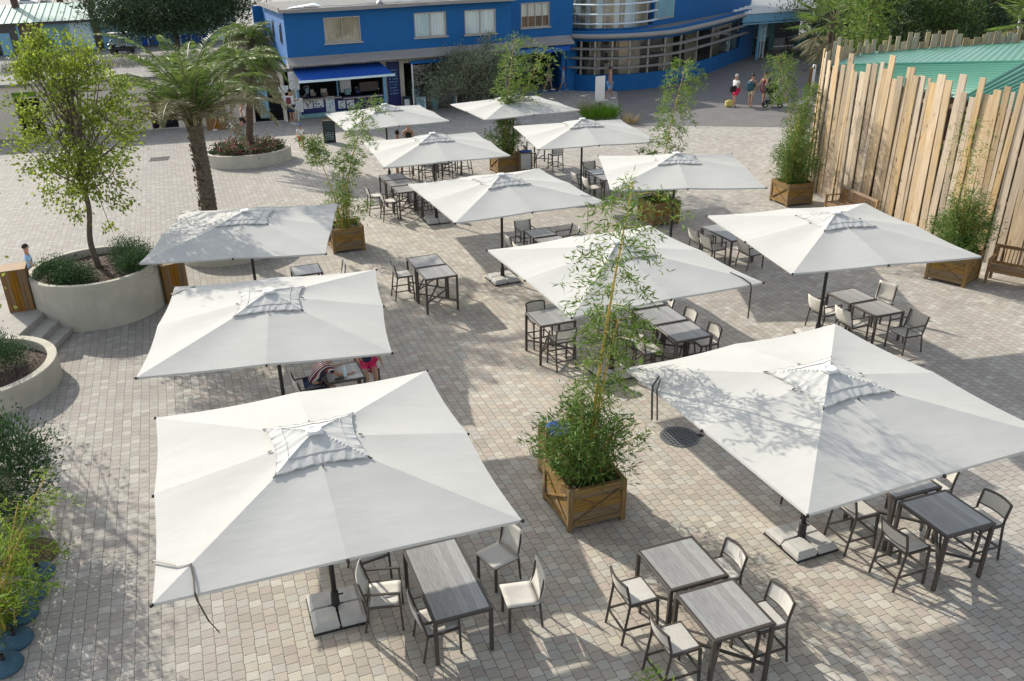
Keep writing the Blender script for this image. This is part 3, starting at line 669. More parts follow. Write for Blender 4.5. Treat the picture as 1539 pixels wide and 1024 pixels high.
PLS = [(1.90, 11.32, GA, 'wooden planter with the tall bamboo, nearest the camera, left of the manhole cover'),
       (-3.45, 25.25, GA, 'square wooden planter beside the parasol dappled with leaf shade, feathery bamboo in it'),
       (6.63, 26.74, GA, 'wooden planter standing under the parasol right of centre, near its pole'),
       (11.60, 28.38, .26, 'wooden planter with bushy bamboo at the left end of the plank fence'),
       (13.05, 20.77, -.855, 'wooden planter with round bamboo bush next to the right-hand bench'),
       (2.10, 34.35, GA, 'far wooden planter with two bamboo stems beside the blue-lidded bin')]
for x, y, a, lb in PLS: PLN.put(x, y, a, lb, gp)
def make_bin(x, y, rz, lb):
    t = thing('litter_bin', lb, 'litter bin', (x, y, 0), rz, 'wood and white litter bins')
    o = MB()
    for k in range(4):
        R = Matrix.Rotation(k * PI / 2, 4, 'Z')
        for i in range(5): o.box(R @ Vector((-.2 + .1 * i, -.25, .45)), (.085, .03, .8), k * PI / 2)
    o.build('slat_body', M['planter_post'], t)
    o = MB(); o.box((0, -.272, .5), (.40, .012, .62), 0, 0, .004); o.build('front_plate', M['steel'], t)
    o = MB(); pr_ = [(.26, .80), (.265, .86), (.2, .88), (.10, .87), (0, .85)]; o.lathe(pr_, n=8, rz=PI / 8); o.build('bin_bag', M['bluebag'], t)
    o = MB(); o.box((-.29, 0, .5), (.05, .30, .98), 0, 0, .01); o.build('side_board', M['planter_post'], t)
    return t
make_bin(1.62, 12.45, GA + .1, 'wooden litter bin with blue bag, hidden behind the nearest bamboo')
make_bin(2.90, 34.05, GA - .3, 'far white-fronted litter bin with blue bag beside the two-stemmed bamboo planter')
def make_bench(x, y, rz, lb, L=1.9):
    t = thing('park_bench', lb, 'bench', (x, y, 0), rz, 'wooden benches against the fence')
    o = MB()
    for i in range(5): o.box((0, -.20 + .095 * i, .43), (L, .08, .028), 0, 0, .005)
    o.build('seat', M['bench'], t)
    o = MB(); n = int(L / .085)
    for i in range(n): x_ = -L / 2 + .08 + (L - .16) * i / (n - 1); o.bar((x_, .245, .47), (x_, .31, .86), .045, .018)
    o.bar((-L / 2, .315, .89), (L / 2, .315, .89), .03, .085); o.bar((-L / 2, .243, .47), (L / 2, .243, .47), .03, .06); o.build('backrest', M['bench'], t)
    for s in (-1, 1):
        o = MB(); o.box((s * (L / 2 - .03), -.22, .32), (.065, .065, .64)); o.build('leg', M['bench'], t)
        o = MB(); o.bar((s * (L / 2 - .03), .25, 0), (s * (L / 2 - .03), .33, .93), .065); o.build('leg', M['bench'], t)
        o = MB(); o.box((s * (L / 2 - .03), .02, .655), (.08, .60, .03), 0, 0, .008); o.build('armrest', M['bench'], t)
    o = MB(); o.box((0, -.22, .37), (L - .1, .03, .08)); o.build('apron', M['bench'], t)
    return t
make_bench(12.50, 25.95, -1.42, 'wooden slatted bench between fence and parasol, next to the bushy bamboo planter')
make_bench(14.58, 19.79, -.78, 'wooden slatted bench at the right edge against the plank fence', 2.1)

# ================================================================== foliage
NR = np.random.default_rng(11)
def gauss(c, r, n, flat=1.0): return np.array(c) + NR.normal(size=(n, 3)) * np.array([r, r, r * flat])
def outward(P, c, down=-.2, jit=.6):
    D = P - np.array(c); D /= np.linalg.norm(D, axis=1, keepdims=True) + 1e-9
    return D + NR.normal(size=P.shape) * jit + np.array([0, 0, down])
def bamboo(name, lb, loc, bush=(0.55, 1.1, 1400), stems=(), leafL=.13, grp='bamboo plants', mt='bamboo', bmt='bamboo_d', z0=.6, thin=10, per=9, cr0=.019):
    """stems: list of (dx, dy, height, start fraction of leaves, spread)"""
    t = thing(name, lb, 'bamboo', loc, 0, grp)
    st, lf, bl = MB(), MB(), MB()
    for i in range(thin):
        a = RX.uniform(0, 2 * PI); r = RX.uniform(.05, .3); h = RX.uniform(.6, 1.0) * bush[1]; l = RX.uniform(.15, .5) * bush[0]
        P = [(r * math.cos(a) + l * math.cos(a) * k * k, r * math.sin(a) + l * math.sin(a) * k * k, z0 + h * k) for k in (0, .33, .66, 1)]
        st.tube(P, [.009, .008, .006, .003], 5)
    if bush[2]:
        n = bush[2]; ns = max(8, n // 85); per_ = int(1.25 * n / ns / 7)
        for i in range(ns):
            a = i * 2.39996 + RX.uniform(-.5, .5); q = (RX.random() ** .6); h = bush[1] * (1.12 - .62 * q * q) * RX.uniform(.72, 1.12); out = bush[0] * q * RX.uniform(.8, 1.25); r = .28 * q
            P = [np.array((math.cos(a) * (r + out * k ** 1.7), math.sin(a) * (r + out * k ** 1.7), z0 + h * (k - .10 * q * k ** 3))) for k in np.linspace(0, 1, 8)]
            st.tube(P, [.007, .006, .006, .005, .004, .004, .003, .002], 4)
            for k in np.linspace(.12, 1, 7):
                i0 = min(6, int(k * 7)); c = P[i0] + (P[i0 + 1] - P[i0]) * (k * 7 - i0); d = P[i0 + 1] - P[i0]; d = d / np.linalg.norm(d)
                L = gauss(c, .05 + .085 * math.sin(PI * min(1, k * .85 + .1)), per_, 1.0); D = NR.normal(size=(per_, 3)) * .7 + d * .55 + np.array((math.cos(a), math.sin(a), 0)) * .35 * q + np.array((0, 0, -.25))
                bl.leaves(L, D, NR.uniform(.55, 1.2, per_) * leafL, leafL * .17, NR)
    for dx, dy, h, s0, spread in stems:
        bx, by = RX.uniform(-.12, .12), RX.uniform(-.12, .12)
        P = [np.array((bx + dx * k ** 1.5, by + dy * k ** 1.5, z0 + h * k)) for k in np.linspace(0, 1, 15)]
        st.tube(P, [cr0 * (1 - .85 * k) + .003 for k in np.linspace(0, 1, 15)], 7)
        for k in np.arange(.12, 1, .07):
            p = P[int(k * 14)]; st.tube([p - [0, 0, .008], p + [0, 0, .008]], cr0 * 1.12 * (1 - .82 * k) + .004, 7)
        nb = int(h * 9)
        for b in range(nb):
            k = lerp(s0, .99, (b + .5) / nb); i = k * 14; p = P[int(i)] * (1 - i % 1) + P[min(14, int(i) + 1)] * (i % 1)
            a = b * 2.4 + RX.uniform(-.4, .4); L = spread * RX.uniform(.45, 1.15) * (.35 + .9 * math.sin(PI * min(1, .25 + .75 * (1 - k) + .1)))
            d = np.array((math.cos(a), math.sin(a), .55)); q = [p + d * L * s + np.array((0, 0, -.75 * L * s * s)) for s in (0, .4, .75, 1)]
            st.tube(q, [.004, .003, .002, .001], 4)
            for s in np.linspace(.3, 1, 5):
                c = p + d * L * s + np.array((0, 0, -.75 * L * s * s)); Pn = gauss(c, .05, per); Dn = NR.normal(size=(per, 3)) * .75 + d * .8 + np.array((0, 0, -.55))
                lf.leaves(Pn, Dn, NR.uniform(.6, 1.2, per) * leafL, leafL * .17, NR)
    so = st.build('culm', M['culm'], t)
    if lf.v: lf.build('foliage', M[mt], t)
    if bl.v: bl.build('bushy_foliage', M[bmt], t)
    return t
bamboo('bamboo_plant', 'tall leafy bamboo with yellow stems rising from the nearest planter', (1.90, 11.32, 0), (.60, 1.45, 6000), [(.50, .10, 4.75, .50, .60), (.42, .25, 2.7, .55, .5)], .135, thin=22, per=9, cr0=.034)
bamboo('bamboo_plant', 'feathery bamboo in the square planter at the dappled parasol', (-3.45, 25.25, 0), (.55, 1.6, 1300), [(1.1, .1, 3.9, .45, .50), (-.75, .15, 2.9, .7, .3), (.25, 0, 2.4, .3, .3)], .15, bmt='bamboo', thin=16)
bamboo('bamboo_plant', 'slender bamboo rising behind the parasol right of centre', (6.63, 26.74, 0), (.42, .7, 700), [(.85, .8, 4.4, .40, .62), (.2, .1, 1.6, .4, .3), (-.5, .3, 1.7, .5, .3)], .17, per=10)
bamboo('bamboo_plant', 'bushy bamboo at the left end of the fence with a leaning loose stem', (11.60, 28.38, 0), (.62, 1.65, 5200), [(-.75, .9, 4.2, .62, .50), (.1, .3, 2.7, .3, .35)], .14)
bamboo('bamboo_plant', 'dense upright bamboo bush behind the fence-end planter', (12.35, 30.15, 0), (.55, 3.0, 3000), [(.35, .1, 3.6, .5, .3)], .15, z0=.1)
bamboo('bamboo_plant', 'rounded bamboo bush with a thin sparse stem by the right-hand bench', (13.05, 20.77, 0), (.52, 1.6, 9500), [(-.25, .1, 3.6, .4, .5)], .115, thin=12, per=4)
bamboo('bamboo_plant', 'bamboo with two tall stems in the far planter before the olive bush', (2.10, 34.35, 0), (.62, 1.7, 2200), [(.45, .3, 4.65, .45, .62), (1.75, .3, 4.2, .45, .66), (.2, .1, 2.6, .5, .3)], .19, per=6)
bamboo('bamboo_plant', 'bright bamboo spilling into the bottom left corner over blue discs', (-6.62, 9.15, 0), (.75, 1.15, 1000), [(.75, .9, 1.75, .15, .42), (.6, .2, 1.5, .1, .5), (.75, -.5, 1.2, .1, .5), (.5, -1.0, 1.1, .1, .5), (.3, .5, 1.6, .1, .5)], .13, z0=.0, mt='bright', bmt='bright', thin=20)
bamboo('bamboo_plant', 'small bright bamboo tip poking up at the bottom edge', (1.98, 6.72, 0), (.22, .42, 130), [(.05, 0, .62, .1, .22), (-.08, .05, .5, .1, .2)], .10, z0=.55, bmt='bright', mt='bright', thin=5)
bamboo('bamboo_plant', 'pale spindly bamboo standing before the pine hedge beyond the green roof', (19.6, 42.0, 0), (.3, .5, 40), [(.1, 0, 6.0, .45, 1.1)], .32, per=7)
# the bin-end post that leans behind the nearest planter
def shrub(name, lb, c, r, n, L, mt, grp=None, cat='shrub', flat=.8, clump=40, loc=True):
    o = MB(); nc = max(5, n // clump); R = np.array(r)
    C = []
    for _ in range(nc):
        d = NR.normal(size=3); d /= np.linalg.norm(d); d[2] = abs(d[2]) * 1.0 if flat < 1 else d[2]; C.append(d * R * (RX.random() ** .4))
    for cc in C:
        P = gauss(cc, min(r) * .17 + .02, n // nc); D = outward(P, (0, 0, -r[2] * .3), .15, .55); o.leaves(P, D, NR.uniform(.6, 1.2, len(P)) * L, L * .38, NR)
    core = 0
    t = o.build(name, M[mt]); t.location = c
    return tag(t, lb, cat, grp)
def crown_tree(name, lb, loc, trunk, clusters, n, L, W, mt, rc, grp=None, bark='bark', cat='tree', r0=.09, down=-.25, limb=True):
    t = thing(name, lb, cat, loc, 0, grp); b = MB(); TP = spline(trunk, 6)
    b.tube(TP, [r0 * (1 - .62 * i / (len(TP) - 1)) for i in range(len(TP))], 9)
    top = np.array(trunk[-1])
    if limb:
        for c in clusters:
            c = np.array(c[:3]); i = int(len(TP) * min(.95, max(.35, .45 + .5 * RX.random()))); s = TP[min(i, len(TP) - 1)]
            m = (s + c) / 2 + np.array((0, 0, -.12)) + NR.normal(size=3) * .08
            P = spline([s, m, c], 4); b.tube(P, [lerp(r0 * .30, .006, k / (len(P) - 1)) for k in range(len(P))], 5)
    b.build('trunk', M[bark], t, True)
    o = MB(); mean = np.mean([c[:3] for c in clusters], 0)
    for c in clusters:
        r = rc * (c[3] if len(c) > 3 else 1); k = int(n * r ** 1.6 / rc ** 1.6)
        P = gauss(c[:3], r * .5, k, .8); D = outward(P, (mean[0], mean[1], mean[2] - 1), down, .6)
        o.leaves(P, D, NR.uniform(.6, 1.15, k) * L, W, NR)
    o.build('crown', M[mt], t)
    return t
# yellow-green tree in the large round planter (crown follows the photo: full above, ragged and open below)
cl = []
for _ in range(98):
    z = RX.uniform(2.0, 5.75); k = (z - 2.0) / 3.75
    R = (.55 + 1.05 * math.sin(PI * min(1, k * .82 + .14))) * (1 if k > .25 else .85)
    a = RX.uniform(0, 2 * PI); q = RX.random() ** .5
    cl.append((.15 + R * q * math.cos(a) * 1.02, R * q * math.sin(a), z, RX.uniform(.6, 1.15)))
cl = [c for c in cl if not (c[2] < 2.9 and RX.random() < .45)]
cl += [(-.55, .1, 1.75, .8), (-.15, -.3, 1.6, .7), (-.75, -.2, 2.2, .9), (1.05, 0, 1.75, .55), (.85, -.2, 1.95, .6), (.55, -.1, 1.25, .5), (.3, -.2, 2.5, .8), (-.2, 0, 5.9, .6), (.4, .1, 5.8, .5)]
crown_tree('deciduous_tree', 'young tree with bright yellow-green leaves in the large round planter', (-9.42, 21.1, 1.0), [(0, 0, 0), (-.08, 0, .8), (.08, 0, 1.7), (.05, 0, 2.6), (.2, 0, 4.2), (.3, 0, 5.2)], cl, 125, .105, .066, 'yellow', .40, r0=.085)
cl = [(RX.gauss(-.75, .6), RX.gauss(0, .7), RX.uniform(1.6, 4.4), RX.uniform(.7, 1.2)) for _ in range(46)] + [(.95, 0, 2.05, .5), (1.0, -.1, 1.7, .45), (.85, .1, 2.4, .5)]
crown_tree('deciduous_tree', 'yellow-green branch end reaching in at the left edge above the steps', (-10.45, 16.3, .4), [(0, 0, 0), (.05, 0, 1.2), (-.05, 0, 2.6), (.1, 0, 3.8)], cl, 32, .115, .07, 'yellow', .5, r0=.08)
# shrubs
gs = 'dark rounded shrubs in the large round planter'
for x, y, r, lb in [(-10.25, 20.35, .44, 'dark shrub at the left side of the round planter'), (-9.60, 20.0, .42, 'dark shrub at the front of the round planter, below the trunk'), (-8.75, 21.65, .50, 'dark shrub behind the trunk in the round planter'), (-8.35, 20.75, .42, 'grey-green shrub at the right of the round planter, next to the parasol corner')]:
    shrub('round_shrub', lb, (x, y, 1.10), (r * 1.12, r * 1.12, r * 1.05), 5200, .055, 'shrub', gs)
shrub('round_shrub', 'dark shrub in the small planter at the left edge by the steps', (-10.0, 16.55, .55), (.55, .55, .6), 4600, .06, 'shrub')
shrub('leafy_shrub', 'large dark green shrub leaning in at the left edge, above the beige wall corner', (-7.2, 11.25, 1.2), (.66, .75, .8), 7000, .08, 'shrub', clump=55, flat=1.2)
crown_tree('olive_bush', 'grey-green olive bush in front of the glazed ground floor', (1.25, 49.4, 0), [(0, 0, 0), (.1, 0, .8), (0, 0, 1.6)], [(RX.gauss(0, .95), RX.gauss(0, .7), RX.uniform(.9, 2.9), RX.uniform(.7, 1.2)) for _ in range(70)] + [(.9, 0, 3.3, .8), (.7, 0, 3.6, .6), (-.9, 0, 2.9, .6), (1.0, .1, 3.9, .4)], 230, .17, .055, 'olive', .62, r0=.1, down=.2)
def grass_clump(lb, c, r, h, n, mt):
    o = MB(); a = NR.uniform(0, 2 * PI, n); q = NR.uniform(0, 1, n) ** .5 * r * .5
    P = np.stack([q * np.cos(a), q * np.sin(a), np.zeros(n)], 1); D = np.stack([np.cos(a) * q * 1.6 / r, np.sin(a) * q * 1.6 / r, np.ones(n)], 1) + NR.normal(size=(n, 3)) * .22
    o.leaves(P, D, NR.uniform(.6, 1.1, n) * h, .022, NR, fold=.1)
    t = o.build('ornamental_grass', M[mt]); t.location = c; return tag(t, lb, 'grass clump')
grass_clump('bright green grass clump in front of the white panel', (7.75, 45.0, 0), 1.5, .95, 900, 'grass')
grass_clump('small dry grass tuft at the edge of the asphalt', (8.95, 43.1, 0), .4, .75, 160, 'dry')
grass_clump('pale dry plumes beside the bright grass clump', (7.1, 45.3, 0), .5, 1.25, 120, 'dry')
# round planters -------------------------------------------------------------
def round_planter(lb, c, r, h, wall=.14, sx=1, sy=1, rz=0, grp=None):
    t = thing('round_planter', lb, 'planter', (c[0], c[1], 0), rz, grp)
    o = MB(); o.lathe([(r, 0), (r, h - .012), (r - .012, h), (r - wall + .012, h), (r - wall, h - .012), (r - wall, h - .3)], n=72, sx=sx, sy=sy); w = o.build('wall', M['render'], t, False)
    o = MB(); N = 26
    for i in range(7):
        for k in range(N): q = (r - wall + .01) * i / 6; a = 2 * PI * k / N; o.v.append((q * math.cos(a) * sx, q * math.sin(a) * sy, h - .16 + .05 * math.cos(i * .4) + RX.uniform(-.015, .02)))
    for i in range(6):
        for k in range(N): o.f.append((i * N + k, i * N + (k + 1) % N, (i + 1) * N + (k + 1) % N, (i + 1) * N + k)); o.m.append(0)
    o.build('soil', M['soil'], t)
    cp = MB(); n = 500; a = NR.uniform(0, 2 * PI, n); q = (r - wall - .04) * NR.uniform(0, 1, n) ** .5
    P = np.stack([q * np.cos(a) * sx, q * np.sin(a) * sy, np.full(n, h - .085)], 1); cp.leaves(P, NR.normal(size=(n, 3)) * np.array([1, 1, .25]), NR.uniform(.05, .11, n), .03, NR); o2 = cp.build('bark_chips', M['soil'], t); tag(o2, kind='stuff')
    return t
gr = 'beige rendered round planters'
round_planter('large beige round planter holding the yellow-green tree and dark shrubs', (-9.5, 21.0), 1.62, 1.2, grp=gr)
round_planter('beige round planter with a palm, mostly behind the dappled parasol', (-7.2, 25.5), 1.65, .62, grp=gr)
round_planter('low beige round planter cut by the left edge, next to the steps', (-10.5, 16.4), 1.66, .55, .2, grp=gr)
round_planter('low kidney-shaped beige planter full of pink flowers under the slim palm', (-9.2, 38.05), 1.0, .55, .1, 1.9, 1.5, .25, grp=gr)
t = thing('flower_bed', 'bed of pink flowers and green leaves in the kidney-shaped planter', 'flowers', (-9.2, 38.05, .45), .25)
o, o2 = MB(), MB()
for k in range(90):
    a = RX.uniform(0, 2 * PI); q = RX.random() ** .5; c = (1.55 * q * math.cos(a), 1.2 * q * math.sin(a), .12 + RX.uniform(0, .28) * (1.2 - q))
    P = gauss(c, .11, 34); o.leaves(P, outward(P, (0, 0, -1), .2, .6), NR.uniform(.6, 1.1, 34) * .12, .06, NR)
    if RX.random() < .8: P = gauss((c[0], c[1], c[2] + .08), .10, 22); o2.leaves(P, NR.normal(size=(22, 3)) + np.array((0, 0, .6)), .07, .055, NR)
tag(o.build('leaves', M['shrub'], t), kind='stuff'); tag(o2.build('blossoms', M['flower'], t), kind='stuff')

# palms ----------------------------------------------------------------------
def feather_palm(lb, loc, H, R, fr, trunk_r, lean=(0, 0), droop=1.0, leafL=.42, old=.35, grp='feather palms', seed=1, stub=True, up=.75):
    rg = random.Random(seed); t = thing('palm_tree', lb, 'palm tree', loc, 0, grp); b = MB()
    N = int(H / .07); P = []; rs = []
    for i in range(N + 1):
        k = i / N; P.append((lean[0] * k + .05 * math.sin(3 * k), lean[1] * k, H * k)); rs.append(trunk_r * (1.12 - .22 * k + .10 * (i % 2) + (.16 * (k > .86) * (k - .86) / .14)))
    b.tube(P, rs, 14); 
    if stub:
        for i in range(int(H * 60)):
            k = rg.random(); a = rg.uniform(0, 2 * PI); r = trunk_r * (1.1 - .2 * k); p = Vector((lean[0] * k + r * math.cos(a), lean[1] * k + r * math.sin(a), H * k)); b.bar(p, p + Vector((math.cos(a) * .035, math.sin(a) * .035, .07)), .07, .02)
    b.build('trunk', M['palmbark'], t)
    top = np.array((lean[0], lean[1], H)); g, d, rc = MB(), MB(), MB()
    for i in range(14):
        a = rg.uniform(0, 2 * PI); p = top + np.array((math.cos(a), math.sin(a), 0)) * trunk_r * .8; b2 = p + np.array((math.cos(a) * .16, math.sin(a) * .16, .34)); rc.bar(p - np.array((0, 0, .1)), b2, .09, .03)
    for i in range(fr):
        a = i * 2.39996 + rg.uniform(-.2, .2); el = up + .65 * (1 - i / fr) - .9 * (i / fr) * droop; L = R * rg.uniform(.85, 1.12)
        h = np.array((math.cos(a), math.sin(a), 0)); z = np.array((0, 0, 1.)); pts = [top + h * trunk_r * .4 + z * .1]; ang = el
        n = 16
        for k in range(n):
            ang -= (.075 + .13 * (k / n)) * droop * rg.uniform(.85, 1.15); ang = max(ang, -1.05); pts.append(pts[-1] + (h * math.cos(ang) + z * math.sin(ang)) * L / n)
        rc.tube(pts, [.028 * (1 - .85 * k / n) + .003 for k in range(n + 1)], 5)
        tgt = d if i / fr > 1 - old else g
        side = np.cross(h, z)
        PP, DD, LL_ = [], [], []
        for k in np.arange(1.6, n, .15):
            i0 = int(k); p = pts[i0] * (1 - k % 1) + pts[min(n, i0 + 1)] * (k % 1); tg = pts[min(n, i0 + 1)] - pts[max(0, i0 - 1)]; tg = tg / np.linalg.norm(tg)
            for s in (-1, 1):
                PP.append(p); DD.append(side * s * .85 + tg * .62 + z * (.22 - .55 * rg.random() - .25 * (k / n))); LL_.append(leafL * math.sin(PI * min(1, .18 + .80 * (k / n) ** .7)) * rg.uniform(.85, 1.1) + .08)
        tgt.leaves(np.array(PP), np.array(DD), np.array(LL_), .032, NR, fold=.15)
    rc.build('frond_stalks', M['palmold'], t); tag(g.build('fronds', M['palm'], t), kind='stuff')
    if d.v: tag(d.build('old_fronds', M['palmold'], t), kind='stuff')
    return t
feather_palm('stocky feather palm with ringed brown trunk behind the dappled parasol', (-7.62, 25.4, .45), 3.45, 3.35, 34, .225, (.0, 0), .70, .46, .35, seed=5, up=1.05)
feather_palm('slim palm with drooping straw-tipped fronds over the kidney-shaped flower planter', (-9.15, 38.0, .45), 3.45, 2.2, 32, .15, (.45, 0), 1.25, .55, .55, seed=9, stub=False)
def fan_palm(lb, loc, H, R, nf, seed=2, tr=.2, lean=(0, 0)):
    rg = random.Random(seed); t = thing('palm_tree', lb, 'palm tree', loc, 0, 'fan palms'); b = MB(); N = int(H / .12)
    b.tube([(lean[0] * i / N, lean[1] * i / N, H * i / N) for i in range(N + 1)], [tr * (1.05 + .1 * (i % 2)) for i in range(N + 1)], 12); b.build('trunk', M['palmbark'], t)
    top = np.array((lean[0], lean[1], H)); g, d, st = MB(), MB(), MB()
    for i in range(nf):
        k = i / nf; a = i * 2.39996; el = 1.25 - 2.35 * k + rg.uniform(-.15, .15); h = np.array((math.cos(a), math.sin(a), 0)); z = np.array((0, 0, 1.))
        dr = h * math.cos(el) + z * math.sin(el); L = R * rg.uniform(.5, .65); c = top + dr * L + z * (-.15 * L); st.tube([top, top + dr * L * .5, c], [.02, .016, .012], 5)
        s = np.cross(dr, z); s /= np.linalg.norm(s); u = np.cross(s, dr); nl = 26; th = np.linspace(-1.9, 1.9, nl)
        D = np.stack([dr * math.cos(q) + s * math.sin(q) + u * .12 * math.cos(q) - z * (.28 + .2 * k) for q in th]); (d if k > .62 else g).leaves(np.repeat(c[None], nl, 0), D, NR.uniform(.85, 1.1, nl) * R * .5, .06, NR, fold=.2)
    st.build('frond_stalks', M['palmold'], t); tag(g.build('fronds', M['palm'], t), kind='stuff'); tag(d.build('old_fronds', M['palmold'], t), kind='stuff')
    return t
# ================================================================== plank fence and the round building behind it
FP = spline([(19.0, 16.9), (17.2, 18.3), (15.7, 19.9), (14.85, 21.2), (14.2, 22.8), (13.75, 24.3), (13.35, 26.3), (13.02, 28.2), (12.92, 29.6), (13.15, 31.1), (13.9, 32.2), (15.2, 33.5), (16.7, 34.4), (18.6, 35.1), (20.6, 35.5), (23, 35.7)], 40)
def walk(path):
    P = [np.array(p) for p in path]; d = [0]
    for i in range(1, len(P)): d.append(d[-1] + np.linalg.norm(P[i] - P[i - 1]))
    def at(s):
        s = max(0, min(d[-1] - 1e-6, s)); i = max(0, int(np.searchsorted(d, s)) - 1); k = (s - d[i]) / max(1e-9, d[i + 1] - d[i]); tg = (P[i + 1] - P[i]) / max(1e-9, np.linalg.norm(P[i + 1] - P[i])); return P[i] * (1 - k) + P[i + 1] * k, tg
    return at, d[-1]
at, LEN = walk(FP)
t = thing('plank_fence', 'tall curved fence of rough upright pine planks of uneven height around a green metal roof', 'fence')
o = MB(); s = 0; k = 0; rg = random.Random(21)
while s < LEN:
    w = rg.choice((.13, .17, .2, .22, .25, .28, .31)) * rg.uniform(.9, 1.1); p, tg = at(s + w / 2); h = 4.55 + rg.uniform(-.24, .28) + (.22 if rg.random() < .12 else 0) - .08 * (s < 10)
    if rg.random() < .10: h -= .25
    nx, ny = -tg[1], tg[0]          # pointing away from the roof
    off = rg.choice((0, .035)) ; ang = math.atan2(tg[1], tg[0])
    tl = Matrix.Rotation(rg.uniform(-.022, .022), 4, 'Y') @ Matrix.Rotation(rg.uniform(-.012, .012), 4, 'X')
    o.box((p[0] - nx * off, p[1] - ny * off, h / 2), (w - .008, .035, h), ang, 0, .004, tl)
    s += w + (rg.uniform(.004, .02) if rg.random() < .75 else rg.uniform(.02, .05)); k += 1
o.build('planks', M['fence'], t)
o = MB()
for z in (.5, 1.7, 2.9, 3.9):
    for i in range(0, len(FP) - 6, 6):
        a, b2 = np.array(FP[i]), np.array(FP[i + 6]); n = np.array((b2 - a)[::-1]) * (1, -1); n = n / np.linalg.norm(n) * .075
        o.bar((*(a + n), z), (*(b2 + n), z), .05, .10)
build_each(o, 'crossbar', M['fence'], t)
t = thing('round_building', 'round building under a ribbed green metal roof behind the plank fence', 'building')
o = MB(); vs = []
for p, q in zip(FP, FP[1:] + [FP[-1]]):
    tg = np.array(q) - np.array(p); tg = tg / (np.linalg.norm(tg) + 1e-9) if np.linalg.norm(tg) > 1e-9 else np.array((1, 0)); n = np.array((tg[1], -tg[0])); c = np.array(p) + n * .28; vs += [(c[0], c[1], 0), (c[0], c[1], 3.95)]
o.add(vs, [(2 * i, 2 * i + 2, 2 * i + 3, 2 * i + 1) for i in range(len(FP) - 2)]); o.build('wall', M['brick'], t)
def ribbed(P00, P10, P11, P01, n, amp, name, m):
    """ribs run from the 00-10 edge to the 01-11 edge"""
    A, B_, C_, D = [Vector(p) for p in (P00, P10, P11, P01)]; nr = ((B_ - A).cross(D - A)).normalized(); nr = nr if nr.z > 0 else -nr
    o = MB(); K = n * 6
    for i in range(K + 1):
        k = i / K; w = amp * max(-.5, min(1, 1.6 * math.cos(2 * PI * n * k))); o.v += [tuple(A.lerp(B_, k) + nr * w), tuple(D.lerp(C_, k) + nr * w)]
    for i in range(K): o.f.append((2 * i, 2 * i + 2, 2 * i + 3, 2 * i + 1)); o.m.append(0)
    return o.build(name, m, t)
Lp, E1, E2 = (13.35, 30.9, 4.16), (17.7, 26.97, 4.58), (22.3, 22.6, 5.0)
ribbed(Lp, E1, (24.5, 36.6, 4.12), (16.2, 34.6, 4.12), 26, .012, 'roof', M['roofgreen'])
ribbed(E1, E2, (32, 35, 4.2), (24.5, 36.6, 4.12), 20, .012, 'roof', M['roofgreen'])
ribbed(E1, (14.25, 24.1, 4.03), (13.2, 28.9, 4.02), Lp, 15, .035, 'roof', M['roofgreen'])
ribbed((14.25, 24.1, 4.03), (15.2, 21.3, 3.95), E2, E1, 22, .045, 'roof', M['roofgreen'])
ribbed((15.2, 21.3, 3.95), (20, 17, 3.9), (24, 18, 4.4), E2, 22, .045, 'roof', M['roofgreen'])
o = MB()
for a, c in ((Lp, E1), (E1, E2)): o.tube([Vector(a) + Vector((0, 0, .02)), Vector(c) + Vector((0, 0, .02))], .05, 8)
o.build('ridge_cap', M['roofgreen'], t)

# ================================================================== blue building
BO, BA = (-8.7, 47.75), math.radians(18.2)
def WL(p): dx, dy = p[0] - BO[0], p[1] - BO[1]; c, s = math.cos(BA), math.sin(BA); return (dx * c + dy * s, -dx * s + dy * c)
def holed(o, x0, x1, z0, z1, holes, y=0, dep=.16, mi=0, thick=True):
    xs = sorted({x0, x1, *[h[0] for h in holes], *[h[1] for h in holes]}); zs = sorted({z0, z1, *[h[2] for h in holes], *[h[3] for h in holes]})
    for i in range(len(xs) - 1):
        for j in range(len(zs) - 1):
            cx, cz_ = (xs[i] + xs[i + 1]) / 2, (zs[j] + zs[j + 1]) / 2
            if any(h[0] < cx < h[1] and h[2] < cz_ < h[3] for h in holes): continue
            o.add([(xs[i], y, zs[j]), (xs[i + 1], y, zs[j]), (xs[i + 1], y, zs[j + 1]), (xs[i], y, zs[j + 1])], [(0, 1, 2, 3)], mi)
    for a, b_, c, d in holes:
        o.add([(a, y, c), (b_, y, c), (b_, y, d), (a, y, d), (a, y + dep, c), (b_, y + dep, c), (b_, y + dep, d), (a, y + dep, d)], [(0, 4, 5, 1), (1, 5, 6, 2), (2, 6, 7, 3), (3, 7, 4, 0)], mi)
